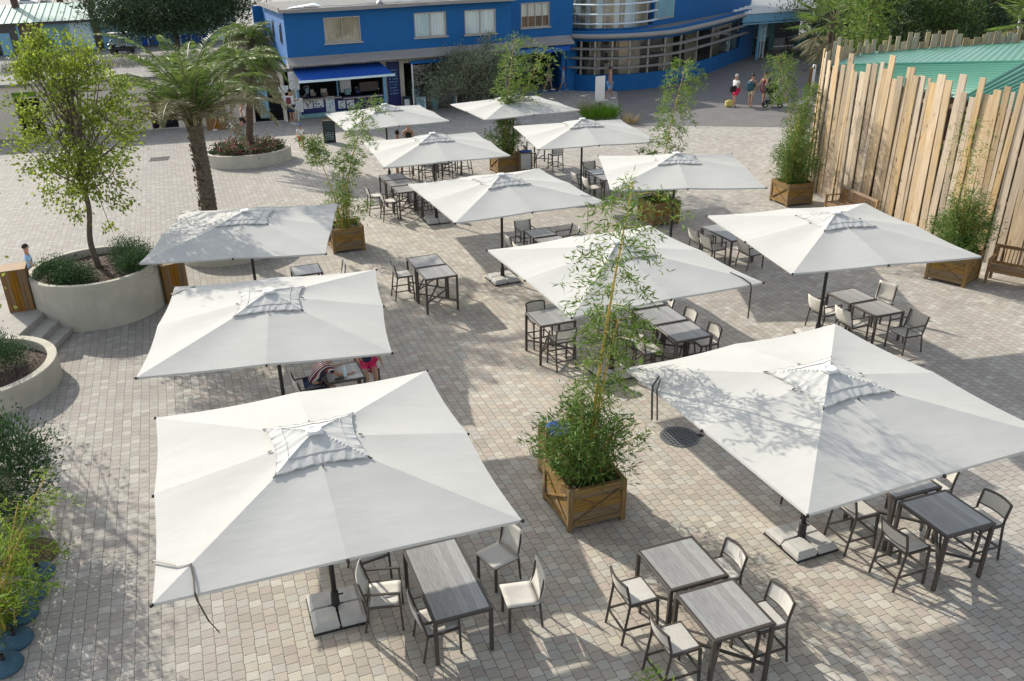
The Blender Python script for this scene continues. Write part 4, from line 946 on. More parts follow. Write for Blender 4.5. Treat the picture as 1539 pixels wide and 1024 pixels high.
def window(parent, x0, x1, z0, z1, y, n=2, curtain='curtain', half=False, sill=True, fm='frame'):
    o = MB(); w = .055
    for x in (x0 + w / 2, x1 - w / 2): o.box((x, y + .06, (z0 + z1) / 2), (w, .07, z1 - z0))
    for z in (z0 + w / 2, z1 - w / 2): o.box(((x0 + x1) / 2, y + .06, z), (x1 - x0 - 2 * w, .07, w))
    for i in range(1, n): x = lerp(x0, x1, i / n); o.box((x, y + .06, (z0 + z1) / 2), (.045, .06, z1 - z0 - 2 * w))
    if sill: o.box(((x0 + x1) / 2, y - .03, z0 - .035), (x1 - x0 + .16, .16, .06))
    win = o.build('window', M[fm], parent)
    o = MB(); o.add([(x0, y + .075, z0), (x1, y + .075, z0), (x1, y + .075, z1), (x0, y + .075, z1)], [(0, 1, 2, 3)]); o.build('pane', M['glass'], win)
    o = MB(); zb = lerp(z0, z1, .45) if half else z0; N = 40
    for i in range(N + 1): x = lerp(x0, x1, i / N); yy = y + .16 + .025 * math.sin(i * 1.9); o.v += [(x, yy, zb), (x, yy, z1)]
    for i in range(N): o.f.append((2 * i, 2 * i + 2, 2 * i + 3, 2 * i + 1)); o.m.append(0)
    o.build('curtain', M[curtain], win)
    if half or curtain == 'interior':
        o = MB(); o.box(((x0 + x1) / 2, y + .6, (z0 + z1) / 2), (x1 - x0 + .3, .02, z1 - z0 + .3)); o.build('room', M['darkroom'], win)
    return win
def glyphs(o, x0, z0, w, h, n, y, mi=0, seed=1):
    rg = random.Random(seed); cw = w / n
    for i in range(n):
        x = x0 + cw * i
        if rg.random() < .12: continue
        o.box((x + cw * .2, y, z0 + h / 2), (cw * .2, .01, h), 0, mi)
        if rg.random() < .6: o.box((x + cw * .66, y, z0 + h / 2), (cw * .2, .01, h), 0, mi)
        o.box((x + cw * .43, y, z0 + h * rg.choice((.1, .5, .9))), (cw * .28, .01, h * .2), 0, mi)
bb = thing('blue_building', 'bright blue two-storey building with a curved glass corner, a kiosk and a blue awning', 'building', (*BO, 0), BA)
o = MB(); holed(o, 0, 12.95, 3.3, 5.62, [(2.1, 4.1, 3.92, 5.22), (7.15, 9.03, 3.9, 5.19), (10.12, 12.02, 3.87, 5.17)])
holed(o, 12.95, 17.6, 3.3, 5.62, [(14.2, 16.06, 3.9, 5.28)], 1.5)
o.add([(12.95, 0, 0), (12.95, 1.5, 0), (12.95, 1.5, 5.62), (12.95, 0, 5.62)], [(0, 1, 2, 3)])
o.add([(0, 0, 2.7), (0, 9, 2.7), (0, 9, 5.62), (0, 0, 5.62)], [(3, 2, 1, 0)])
o.build('wall', M['blue'], bb)
for y, z0, z1 in ((1.6, 3.9, 5.0), (4.6, 4.0, 5.0)):
    w = MB(); w.box((-.01, y, (z0 + z1) / 2), (.05, .7, z1 - z0)); w = w.build('window', M['navy'], bb); f = MB(); f.box((-.045, y, (z0 + z1) / 2), (.012, .5, z1 - z0 - .2)); f.build('pane', M['carglass'], w)
window(bb, 2.1, 4.1, 3.92, 5.22, 0, 2, 'interior'); window(bb, 7.15, 9.03, 3.9, 5.19, 0); window(bb, 10.12, 12.02, 3.87, 5.17, 0); window(bb, 14.2, 16.06, 3.9, 5.28, 1.5, 4, 'white', True)
# roof
o = MB(); o.box((6.45, 4.1, 5.68), (13.5, 9.0, .12)); o.box((15.4, 5.4, 5.681), (4.4, 7.2, .12)); 
o.box((-.27, 4.1, 5.80), (.06, 9.0, .12)); o.build('roof', M['roofgrey'], bb)
o = MB(); o.box((6.45, -.43, 5.67), (13.5, .06, .16)); o.tube([(.1, -.5, 5.6), (4, -.5, 5.58), (8, -.5, 5.6), (13, -.5, 5.58)], .03, 6); o.build('gutter', M['ledge'], bb)
o = MB(); rg = random.Random(4)
for i in range(10): a = rg.uniform(.2, 12.5); o.tube([(a, rg.uniform(.3, 1), 5.76), (a + rg.uniform(.6, 2), rg.uniform(.2, 1.6), 5.78), (a + 2.5, rg.uniform(0, 1), 5.76)], .02, 5)
o.lathe([(.16, 0), (.2, .08), (.1, .2), (0, .22)], (5.3, .1, 5.74), 12); build_each(o, 'roof_cable', M['steel'], bb)
o = MB(); o.add([(2.9 * 0 + .2, .2, 5.76), (1.6, .1, 5.9), (2.2, .5, 5.77), (1.9, .9, 5.95), (.6, .9, 5.8)], [(0, 1, 3, 4), (1, 2, 3)]); o.build('roof_tarp', M['curtain'], bb)
# ledge between the storeys (sloping concrete canopy)
o = MB()
for x0, x1, y in ((-.1, 12.95, 0), (12.95, 17.4, 1.5)):
    o.add([(x0, y - .003, 3.32), (x1, y - .003, 3.32), (x1, y - .72, 2.98), (x0, y - .72, 2.98), (x0, y - .003, 2.8), (x1, y - .003, 2.8), (x1, y - .72, 2.86), (x0, y - .72, 2.86)], [(3, 2, 1, 0), (7, 6, 2, 3), (4, 5, 6, 7), (0, 4, 7, 3), (1, 2, 6, 5)])
o.build('canopy_ledge', M['ledge'], bb)
o = MB()
for i in range(60): o.ell((.2 + i * .21, -.75, 2.87 + .03 * math.sin(i)), (.03, .03, .04), 6, 4)
o.tube([(.1, -.75, 2.9), (12.9, -.75, 2.9)], .012, 5); o.build('light_string', M['black'], bb)
# ground floor
o = MB(); holed(o, 0, 12.95, 0, 2.85, [(.35, 5.3, .02, 2.6), (6.5, 12.7, .02, 2.55)], .4, .3, 0)
o.build('ground_floor_wall', M['beigewall'], bb); o = MB(); holed(o, 12.95, 17.5, 0, 2.85, [(13.4, 17.0, .02, 2.45)], 1.7, .4, 0); o.build('ground_floor_wall', M['blue'], bb)
o = MB(); o.box((17.65, 2.75, 1.6), (.7, 2.3, 3.3)); o.build('blue_pier', M['blue'], bb)
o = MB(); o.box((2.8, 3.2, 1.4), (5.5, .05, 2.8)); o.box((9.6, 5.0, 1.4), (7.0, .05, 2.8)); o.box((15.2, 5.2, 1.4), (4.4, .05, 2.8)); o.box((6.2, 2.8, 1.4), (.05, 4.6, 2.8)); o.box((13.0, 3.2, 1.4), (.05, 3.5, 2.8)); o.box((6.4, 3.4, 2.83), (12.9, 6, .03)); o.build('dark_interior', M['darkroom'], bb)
o = MB(); o.box((12, 9.05, 2.8), (25.2, .2, 5.5)); o.bar((24.5, 9.05, 2.8), (37, 14.5, 2.8), .2, 5.5); o.box((13.0, 5.5, 4.4), (.1, 7, 2.3)); build_each(o, 'rear_wall', M['blue'], bb)
o = MB(); holed(o, .25, 5.4, .1, 2.7, [(.5, 2.55, 1.1, 2.15), (2.62, 5.18, 1.1, 2.15)], .36, .05); o.v = o.v; 
fr = MB()
for x in (.35, 5.3): fr.box((x, .36, 1.35), (.16, .14, 2.5))
fr.box((2.85, .36, 2.3), (5.1, .13, .18)); fr.box((2.6, .38, 1.6), (.06, .06, 1.3)); ks = fr.build('kiosk_frame', M['bluel'], bb)
o = MB(); o.box((2.85, .40, .62), (4.75, .12, .74)); o.build('counter_front', M['navy'], bb)
o = MB(); o.box((1.6, .34, 1.03), (2.3, .5, .06)); o.box((4.0, .42, .93), (2.3, .5, .06)); o.build('worktop', M['frame'], bb)
o = MB(); o.box((2.85, .33, .14), (4.9, .10, .22)); o.build('plinth', M['teal'], bb)
for i, (x, z, w, h) in enumerate(((.85, .74, .52, .42), (1.45, .76, .55, .42), (2.1, .62, .5, .95), (2.75, .6, .4, .42), (3.25, .6, .42, .42))):
    o = MB(); o.box((x, .315, z), (w, .02, h)); pp = o.build('menu_poster', M['paper'], bb)
    o = MB(); rg = random.Random(i)
    for k in range(9): o.box((x + rg.uniform(-.35, .35) * w, .302, z + rg.uniform(-.38, .38) * h), (rg.uniform(.08, .25) * w, .006, rg.uniform(.05, .2) * h))
    o.build('printed_pictures', M[('brick', 'navy', 'bluel', 'teal', 'navy')[i]], pp)
o = MB(); rg = random.Random(8)
for i in range(16): x = rg.choice((.7, .9, 1.3, 1.8, 2.2, 2.9, 3.3, 3.8, 4.2, 4.7)) + rg.uniform(-.1, .1); o.box((x, .55 + rg.random() * .6, 1.12 + rg.random() * .5), (rg.uniform(.12, .4), .2, rg.uniform(.1, .3)))
o.box((3.2, 1.2, 1.6), (.6, .4, .9)); o.box((4.5, 1.0, 1.4), (1.1, .5, .5)); [setattr(g_.data, 'materials', None) if False else g_.data.materials.__setitem__(0, M[('teal', 'brick', 'frame', 'navy', 'paper', 'dark')[i_ % 6]]) for i_, g_ in enumerate(build_each(o, 'kiosk_goods', M['paper'], bb))]
aw = MB(); aw.add([(.18, .34, 2.78), (5.05, .34, 2.78), (5.32, -1.85, 2.30), (.42 - .2, -1.85, 2.30), (.18, .34, 2.76), (5.05, .34, 2.76), (5.32, -1.85, 2.28), (.22, -1.85, 2.28)], [(3, 2, 1, 0), (4, 5, 6, 7), (0, 4, 7, 3), (1, 2, 6, 5)]); aw_ = aw.build('awning', M['awning'], bb)
o = MB(); o.box((2.77, -1.87, 2.27), (5.2, .07, .11)); o.box((2.6, .31, 2.80), (5.0, .12, .12)); 
for x in (.3, 5.1): o.bar((x, .3, 2.5), (x + .1, -1.8, 2.25), .05)
o.build('awning_rail', M['ice'], aw_)
o = MB(); o.box((5.85, .34, 1.4), (.75, .05, 2.55)); cb = o.build('chalk_menu', M['navy'], bb)
o = MB()
for k in range(9): glyphs(o, 5.58, 2.2 - k * .16, .52, .07, 9, .31, 0, k)
o.build('chalk_writing', M['bluel'], cb)
# glass screen with tall pots, in front of the ground floor
for x in (6.75, 9.3): 
    o = MB(); o.box((x, -.45, 1.3), (.07, .07, 2.6)); o.build('screen_post', M['white'], bb)
o = MB(); o.box((8.0, -.45, 1.35), (2.48, .015, 2.3)); o.build('glass_screen', M['glass'], bb)
o = MB(); o.box((8.0, -.45, 2.66), (2.7, .08, .18)); o.box((10.8, -.2, 2.66), (4.2, .08, .18)); o.build('fascia', M['blue'], bb)
o = MB(); o.box((15.2, .9, 2.62), (3.9, .06, .30)); fb = o.build('sign_band', M['awning'], bb)
o = MB(); glyphs(o, 13.9, 2.6, 1.6, .09, 16, .865, 0, 3); glyphs(o, 13.9, 2.5, 1.3, .08, 12, .865, 0, 5); o.build('lettering', M['bluel'], fb)
# curved corner
LP = [np.array(WL(p)) for p in spline([(7.0, 56.6), (7.25, 55.6), (7.8, 54.75), (8.7, 54.15), (9.9, 53.9), (11.2, 53.98), (12.7, 54.55), (14.1, 55.5), (16, 57.9), (17.9, 60.4), (20.5, 64.2), (23.4, 68.4)], 6)]
UP = [np.array(WL(p)) for p in spline([(7.3, 58.0), (7.75, 56.6), (8.6, 55.55), (9.8, 55.05), (11.0, 55.2), (12.2, 56.0), (13.0, 57.2)], 6)]
UR = [np.array(WL(p)) for p in ((13.0, 57.2), (16.5, 61.2), (20, 65.4), (23.3, 69.4))]
def nrm(P, i): a = P[min(i + 1, len(P) - 1)] - P[max(i - 1, 0)]; a = a / np.linalg.norm(a); return np.array((a[1], -a[0]))
def strip(o, P, prof, i0=0, i1=None, close=False):
    """sweep a profile of (outward offset, z) along the plan curve"""
    i1 = i1 or len(P); m = len(prof); base = len(o.v); 
    for i in range(i0, i1):
        n = nrm(P, i)
        for d, z in prof: o.v.append((P[i][0] + n[0] * d, P[i][1] + n[1] * d, z))
    for k in range(i1 - i0 - 1):
        for j in range(m if close else m - 1): a = base + k * m; o.f.append((a + j, a + m + j, a + m + (j + 1) % m, a + (j + 1) % m)); o.m.append(0)
    if close:
        o.f.append(tuple(base + j for j in range(m))); o.f.append(tuple(base + (i1 - i0 - 1) * m + j for j in range(m - 1, -1, -1))); o.m += [0, 0]
def rect(d0, d1, z0, z1): return [(d0, z0), (d1, z0), (d1, z1), (d0, z1)]
o = MB(); strip(o, LP, rect(-.2, 0, 0, .98), close=True); strip(o, LP, rect(-.2, 0, 2.93, 3.08), close=True); strip(o, LP, rect(-.25, .005, .9, 3.0), 0, 5, True); strip(o, LP, rect(-.25, .005, .9, 3.0), len(LP) - 5, len(LP), True); strip(o, LP, rect(-.3, .05, 3.36, 3.5), close=True)
strip(o, UP, rect(-.2, .02, 3.3, 3.55), close=True); strip(o, UP, rect(-.2, .02, 5.4, 5.75), close=True); strip(o, UP, rect(-.2, .03, 3.4, 5.5), 0, 3, True)
o.build('curved_wall', M['blue'], bb)
o = MB(); strip(o, LP, [(-.1, 3.08), (.20, 3.08), (.34, 3.14), (.38, 3.22), (.34, 3.30), (.20, 3.36), (-.1, 3.37)], close=True); o.build('curved_ledge', M['ledge'], bb)
o = MB(); strip(o, LP, [(-.08, .96), (-.08, 2.96)], 4, len(LP) - 4); strip(o, UP, [(-.08, 3.5), (-.08, 5.45)], 2); o.build('curved_glass', M['glass'], bb)
o = MB()
for i in range(4, len(LP) - 3, 5): n = nrm(LP, i); c = LP[i] - n * .07; o.box((c[0], c[1], 1.95), (.10, .10, 2.0), math.atan2(n[1], n[0]))
for i in range(2, len(UP), 5): n = nrm(UP, i); c = UP[i] - n * .07; o.box((c[0], c[1], 4.45), (.08, .08, 1.95), math.atan2(n[1], n[0]))
build_each(o, 'mullion', M['frame'], bb)
for z, e in ((1.42, int(len(LP) * .62)), (1.98, len(LP) - 3), (2.52, len(LP) - 2)): o = MB(); strip(o, LP, [(.10, z - .03), (.36, z - .05), (.38, z + .02), (.10, z + .06)], 2, e, True); o.build('louvre', M['ledge'], bb)
for z in (3.85, 4.4, 4.95): o = MB(); strip(o, UP, [(.14, z - .025), (.32, z - .035), (.34, z + .015), (.14, z + .04)], 0, len(UP), True); o.build('louvre', M['curtain'], bb)
o = MB(); rg = random.Random(2)
for i in range(4, len(LP) - 5, 2):
    n = nrm(LP, i); n2 = nrm(LP, i + 2); a, c = LP[i] - n * 1.5, LP[i + 2] - n2 * 1.5; z1 = rg.choice((2.3, 2.9, 1.5, 2.9)); 
    if rg.random() < .62: o.add([(*a, .3), (*c, .3), (*c, z1), (*a, z1)], [(0, 1, 2, 3)], 0)
for i in range(2, len(UP) - 2, 2): n = nrm(UP, i); n2 = nrm(UP, i + 2); a, c = UP[i] - n * .35, UP[i + 2] - n2 * .35; o.add([(*a, 3.5), (*c, 3.5), (*c, 5.4), (*a, 5.4)], [(0, 1, 2, 3)], rg.choice((0, 1, 0, 1)))
build_each(o, 'interior_panels', [M['interior'], M['curtain']], bb)
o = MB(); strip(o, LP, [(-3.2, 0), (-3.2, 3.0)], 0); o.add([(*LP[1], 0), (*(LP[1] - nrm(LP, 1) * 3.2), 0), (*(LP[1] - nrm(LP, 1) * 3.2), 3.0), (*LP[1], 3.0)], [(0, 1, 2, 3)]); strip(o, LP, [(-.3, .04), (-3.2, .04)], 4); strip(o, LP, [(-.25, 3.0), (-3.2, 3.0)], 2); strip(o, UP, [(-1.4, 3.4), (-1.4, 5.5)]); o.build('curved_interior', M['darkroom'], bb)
o = MB(); strip(o, UR, rect(-.25, 0, 3.4, 6.4), close=True); o.build('upper_right_wall', M['blue'], bb)
def on_ur(sv, z0, z1, w, name, m, d=.02):
    a, b_ = UR[0], UR[-1]; L_ = np.linalg.norm(b_ - a); tg = (b_ - a) / L_; c = a + tg * sv + np.array((tg[1], -tg[0])) * d; o = MB(); o.box((c[0], c[1], (z0 + z1) / 2), (w, .08, z1 - z0), math.atan2(tg[1], tg[0])); return o.build(name, m, bb)
w = on_ur(1.5, 3.75, 5.6, 2.6, 'shuttered_window', M['frame']); 
for k in range(2): on_ur(.9 + 1.2 * k, 3.85, 5.5, 1.1, 'shutter', M['teal'], .045)
for z in range(12): on_ur(1.5, 3.9 + z * .135, 3.93 + z * .135, 2.3, 'shutter_slat', M['bluel'], .075)
on_ur(7.2, 4.6, 6.3, .55, 'slit_window', M['carglass'])
o = MB(); c = [(p[0], p[1]) for p in UP[2:]] + [(p[0], p[1]) for p in UR[1:]] + [(UR[-1][0] - 6, UR[-1][1] + 8), (UP[2][0] - 2, UP[2][1] + 8)]; o.prism(c, 5.76, 5.86); o.build('roof', M['roofgrey'], bb)
o = MB(); P = [(p[0], p[1]) for p in LP[3:]]; Q = [(p[0], p[1]) for p in ([UP[0]] + UP[::3] + UR)][::-1]; o.prism(P + Q, 3.385, 3.40); o.build('terrace_roof', M['roofgrey'], bb)

# ================================================================== beige low building on the left
BG = math.radians(9)
gb = thing('beige_building', 'low beige flat-roofed building left of the kiosk, with two dark doorways', 'building', (-16.38, 46.72, 0), BG)
o = MB(); holed(o, -16, 7.35, 0, 2.62, [(.1, 1.5, 0.01, 1.95), (5.6, 7.15, .01, 2.1), (-6.6, -5.3, .01, 2.0), (-9.5, -8.4, .01, 2.0)], 0, .35); o.add([(7.35, 0, 0), (7.35, 4, 0), (7.35, 4, 2.62), (7.35, 0, 2.62)], [(0, 1, 2, 3)]); o.add([(-16, 6, 0), (7.35, 6, 0), (7.35, 6, 2.6), (-16, 6, 2.6)], [(3, 2, 1, 0)]); o.build('wall', M['beigewall'], gb)
o = MB(); o.box((-4.3, 3.0, 2.69), (23.9, 6.3, .14)); o.build('roof', M['roofgrey'], gb)
o = MB(); o.box((-4.3, 1.2, 1.3), (23, .04, 2.6)); o.box((-4.3, .7, .02), (23, 1.0, .02)); o.build('dark_interior', M['darkroom'], gb)
d = MB(); d.box((6.15, .25, 1.05), (.52, .04, 1.75)); d.build('door_panel', M['teal'], gb)
d = MB(); 
for k in range(3): d.box((5.98 + k * .16, .222, 1.05), (.10, .02, 1.6))
build_each(d, 'door_bars', M['bluel'], gb)
d = MB(); d.box((6.35, -.02, 2.32), (1.5, .03, .34)); sg = d.build('door_sign', M['white'], gb)
d = MB(); glyphs(d, 5.85, 2.22, 1.0, .18, 6, -.045, 0, 2); d.build('lettering', M['bluel'], sg)
d = MB(); d.box((-6.0, -.02, 2.2), (1.2, .03, .24)); d.build('sign_plate', M['grass'], gb)
o = MB(); P = np.stack([NR.uniform(-9, 7, 2600), NR.uniform(4.9, 7.5, 2600), np.full(2600, 2.65)], 1); o.leaves(P, NR.normal(size=(2600, 3)) * .35 + np.array((0, 0, 1)), NR.uniform(.4, .9, 2600), .035, NR); rb = o.build('lavender_bed', M['lav']); rb.location = (-16.38, 46.72, 0); rb.rotation_euler.z = BG; tag(rb, 'bed of grey-green lavender and grasses behind the beige roof edge', 'plants', kind='stuff')
t = thing('information_boards', 'white information boards with text lines beside the kiosk, man standing before them', 'notice board', (-8.75, 47.55, 0), math.radians(12))
for x, z, w, h in ((-.35, 1.75, .55, .35), (.25, 2.15, .55, .95), (-.3, 1.1, .5, .6), (.35, .85, .5, .75)):
    o = MB(); o.box((x, 0, z), (w, .03, h)); bd = o.build('board', M['white'], t); o = MB()
    for k in range(int(h / .11)): glyphs(o, x - w * .42, z - h / 2 + .04 + k * .11, w * .84, .045, 9, -.022, 0, k)
    o.build('text_lines', M['teal'], bd)
for x in (-.35, .3): o = MB(); o.box((x, .05, .9), (.05, .04, 1.8)); o.build('post', M['white'], t)

# ================================================================== glazed low building far left, right-hand covered hall, far stand
GB = math.radians(15.5)
t = thing('glazed_building', 'long low glazed building with pale green metal roof beyond the car park edge', 'building', (-46, 91, 0), GB)
o = MB(); o.box((4, 3.2, 1.55), (40, .1, 3.1)); o.build('wall', M['curtain'], t)
o = MB(); o.add([(-16, -.9, 3.05), (24, -.9, 3.05), (24, 6, 4.5), (-16, 6, 4.5)], [(0, 1, 2, 3)]); 
for k in range(60): o.bar((-16 + k * .67, -.9, 3.09), (-16 + k * .67, 6, 4.54), .06, .06)
o.build('roof', M['palegreen'], t)
o = MB(); o.box((4, -.5, 2.92), (40, .1, .28)); o.build('eave', M['dark'], t)
rg = random.Random(3)
for i, x in enumerate(np.arange(-7, 12.5, 2.35)):
    o = MB(); o.box((x, 0, 1.45), (.16, .16, 2.9)); o.build('post', M['bluel'], t)
    w = MB(); w.box((x + 1.18, .1, 1.45), (2.16, .04, 2.7)); w = w.build('window', M[('teal', 'navy', 'teal', 'carglass', 'brick', 'teal', 'ice', 'teal', 'teal')[i % 9]], t)
    if i % 2 == 1: d = MB(); d.box((x + 1.0, .05, 1.05), (1.0, .05, 2.1)); d.build('door', M['bluel'], w)
o = MB(); o.box((16.5, .2, .55), (9, .1, .8)); o.build('blue_dado', M['awning'], t)
o = MB(); o.box((16.5, .2, 1.8), (9, .06, 1.7)); o.build('window', M['teal'], t)
for x in np.arange(12.5, 21.5, 1.1): o = MB(); o.box((x, .12, 1.3), (.1, .1, 2.6)); build_each(o, 'mullion', M['white'], t)
t = thing('covered_hall', 'open hall with a pale ribbed roof and light blue beam right of the blue building', 'building', (22.3, 65.6, 0), math.radians(18))
o = MB(); o.box((6, 0, 3.0), (14, .25, .55)); o.box((6, -.16, 2.62), (14, .08, .1)); o.build('beam', M['bluel'], t)
o = MB(); o.add([(-1, -.2, 3.3), (13, -.2, 3.3), (13, 14, 4.6), (-1, 14, 4.6)], [(0, 1, 2, 3)]); 
for k in range(26): o.bar((-1, -.1 + k * .55, 3.34 + k * .0507), (13, -.1 + k * .55, 3.34 + k * .0507), .08, .08)
o.build('roof', M['whitec'], t)
for x, y in ((.9, .4), (3.2, 3), (4.6, 6), (7, 1), (9.5, 5), (6.0, 8), (2, 7)): o = MB(); o.box((x, y, 1.5), (.16, .16, 3.0)); o.build('post', M['bluel'], t)
o = MB(); o.box((6, 12, 1.6), (16, .1, 3.2)); o.build('back_wall', M['darkroom'], t)
rg = random.Random(9)
for i in range(9): o = MB(); x, y = rg.uniform(2, 9), rg.uniform(2, 9); o.box((x, y, .6), (rg.uniform(.4, 1.2), .4, rg.uniform(.5, 1.2))); o.build('crate', M[rg.choice(('teal', 'frame', 'dark', 'bluel'))], t)
o = MB(); o.box((3.4, 2.5, 1.9), (.9, .1, 1.2)); o.build('hanging_panel', M['teal'], t)
t = thing('market_stand', 'dark stand with a blue fascia at the upper right corner', 'stall', (37.5, 64.5, 0), -.1)
o = MB(); o.box((6, 0, 3.35), (13, .15, .6)); fs_ = o.build('fascia', M['awning'], t); o = MB(); glyphs(o, 2.6, 3.25, 1.6, .2, 8, -.09, 0, 4); o.build('lettering', M['white'], fs_)
o = MB(); o.box((6, -.2, 3.0), (13, .5, .12)); o.build('eave', M['white'], t)
o = MB(); o.box((6, 3, 1.6), (13, .1, 3.2)); o.build('back_wall', M['darkroom'], t)
for x in (0, 1.2, 3.5): o = MB(); o.box((x, -.1, 1.5), (.1, .1, 3)); o.build('post', M['curtain'], t)
# ================================================================== trees behind
def pine(name, lb, loc, trunk_h, clusters, n, L, W, mt, rc, grp, r0=.3):
    t = thing(name, lb, 'tree', loc, 0, grp); b = MB(); b.tube([(0, 0, 0), (.1, 0, trunk_h * .5), (0, 0, trunk_h)], [r0, r0 * .8, r0 * .4], 9)
    for c in clusters[::3]: b.tube([(0, 0, trunk_h * .6), np.array(c[:3]) * .6 + np.array((0, 0, trunk_h * .3)), c[:3]], [r0 * .3, r0 * .2, .03], 5)
    b.build('trunk', M['bark'], t); o = MB()
    for c in clusters:
        k = int(n); P = gauss(c[:3], rc * .5 * c[3], k, .75); D = outward(P, (c[0], c[1], c[2] - rc * .6), .1, .5); o.leaves(P, D, NR.uniform(.6, 1.2, k) * L, W, NR)
    o.build('crown', M[mt], t); return t
cl = []
for _ in range(150):
    a = RX.uniform(0, 2 * PI); q = RX.random() ** .5; z = RX.uniform(1.7, 9); R = 7.6 * math.sin(PI * min(1, .16 + .75 * (z - 1.2) / 9)); cl.append((R * q * math.cos(a), R * q * math.sin(a), z + .9 * q * (z < 4), RX.uniform(.8, 1.3)))
cl += [(x, -2.0, 2.6 + abs(x) * .12, 1) for x in np.linspace(-6, 6, 9)]
pine('pine_tree', 'broad dark umbrella pine in front of the glazed building at top left', (-25.9, 85.0, 0), 4.5, cl, 190, .55, .10, 'pine', 1.7, 'pine trees')
for x, y, w, lb in ((28.3, 58.5, 4.2, 'bright-tipped pine hedge tree behind the left end of the fence'), (33.4, 60.5, 4.0, 'dark pine behind the green roof, middle of the group'), (29.5, 66, 5, 'tall dark pine behind the other pines at upper right'), (37.8, 62.5, 3.4, 'dark pine next to the blue fascia stand')):
    cl = [(RX.gauss(0, w * .38), RX.gauss(0, w * .3), RX.uniform(.6, 5.5), RX.uniform(.7, 1.2)) for _ in range(62)]
    pine('pine_tree', lb, (x, y, 0), 4, cl, 150, .36, .075, 'pineb' if 'bright' in lb else 'pine', 1.2, 'pine trees')
cl = [(RX.gauss(0, 1.3), RX.gauss(0, .8), RX.uniform(2.2, 4.4), RX.uniform(.7, 1.2)) for _ in range(34)]
pine('pine_tree', 'sunlit bright green bush standing over the fence top', (31.2, 57.0, 0), 3.4, cl, 120, .30, .08, 'pineb', 1.0, 'pine trees')
fan_palm('fan palm with yellowing lower fans left of the plank fence', (22.9, 53.2, 0), 3.7, 2.5, 34, 3, .22)
fan_palm('fan palm showing only fan fronds at the upper right edge', (26.6, 40.3, 0), 4.4, 2.1, 30, 6, .2)
for x, y, H, lb in ((-45.2, 96.2, 9.5, 'tall palm trunk in front of the glazed building, far left'), (-36.4, 93.6, 9.5, 'tall palm trunk with old leaf stubs beside the golf cart'), (-44.5, 106, 7.2, 'palm with hanging dry fronds in front of the parked cars')):
    fan_palm(lb, (x, y, 0), H, 3.4, 30, int(H * 3 + x) % 97, .33, (-.6, 0))
feather_palm('bushy feather palm crown beyond the slim palm, at the blue building corner', (-11.9, 53.5, 0), 3.7, 2.6, 30, .2, (0, 0), 1.2, .55, .6, seed=14, stub=False)
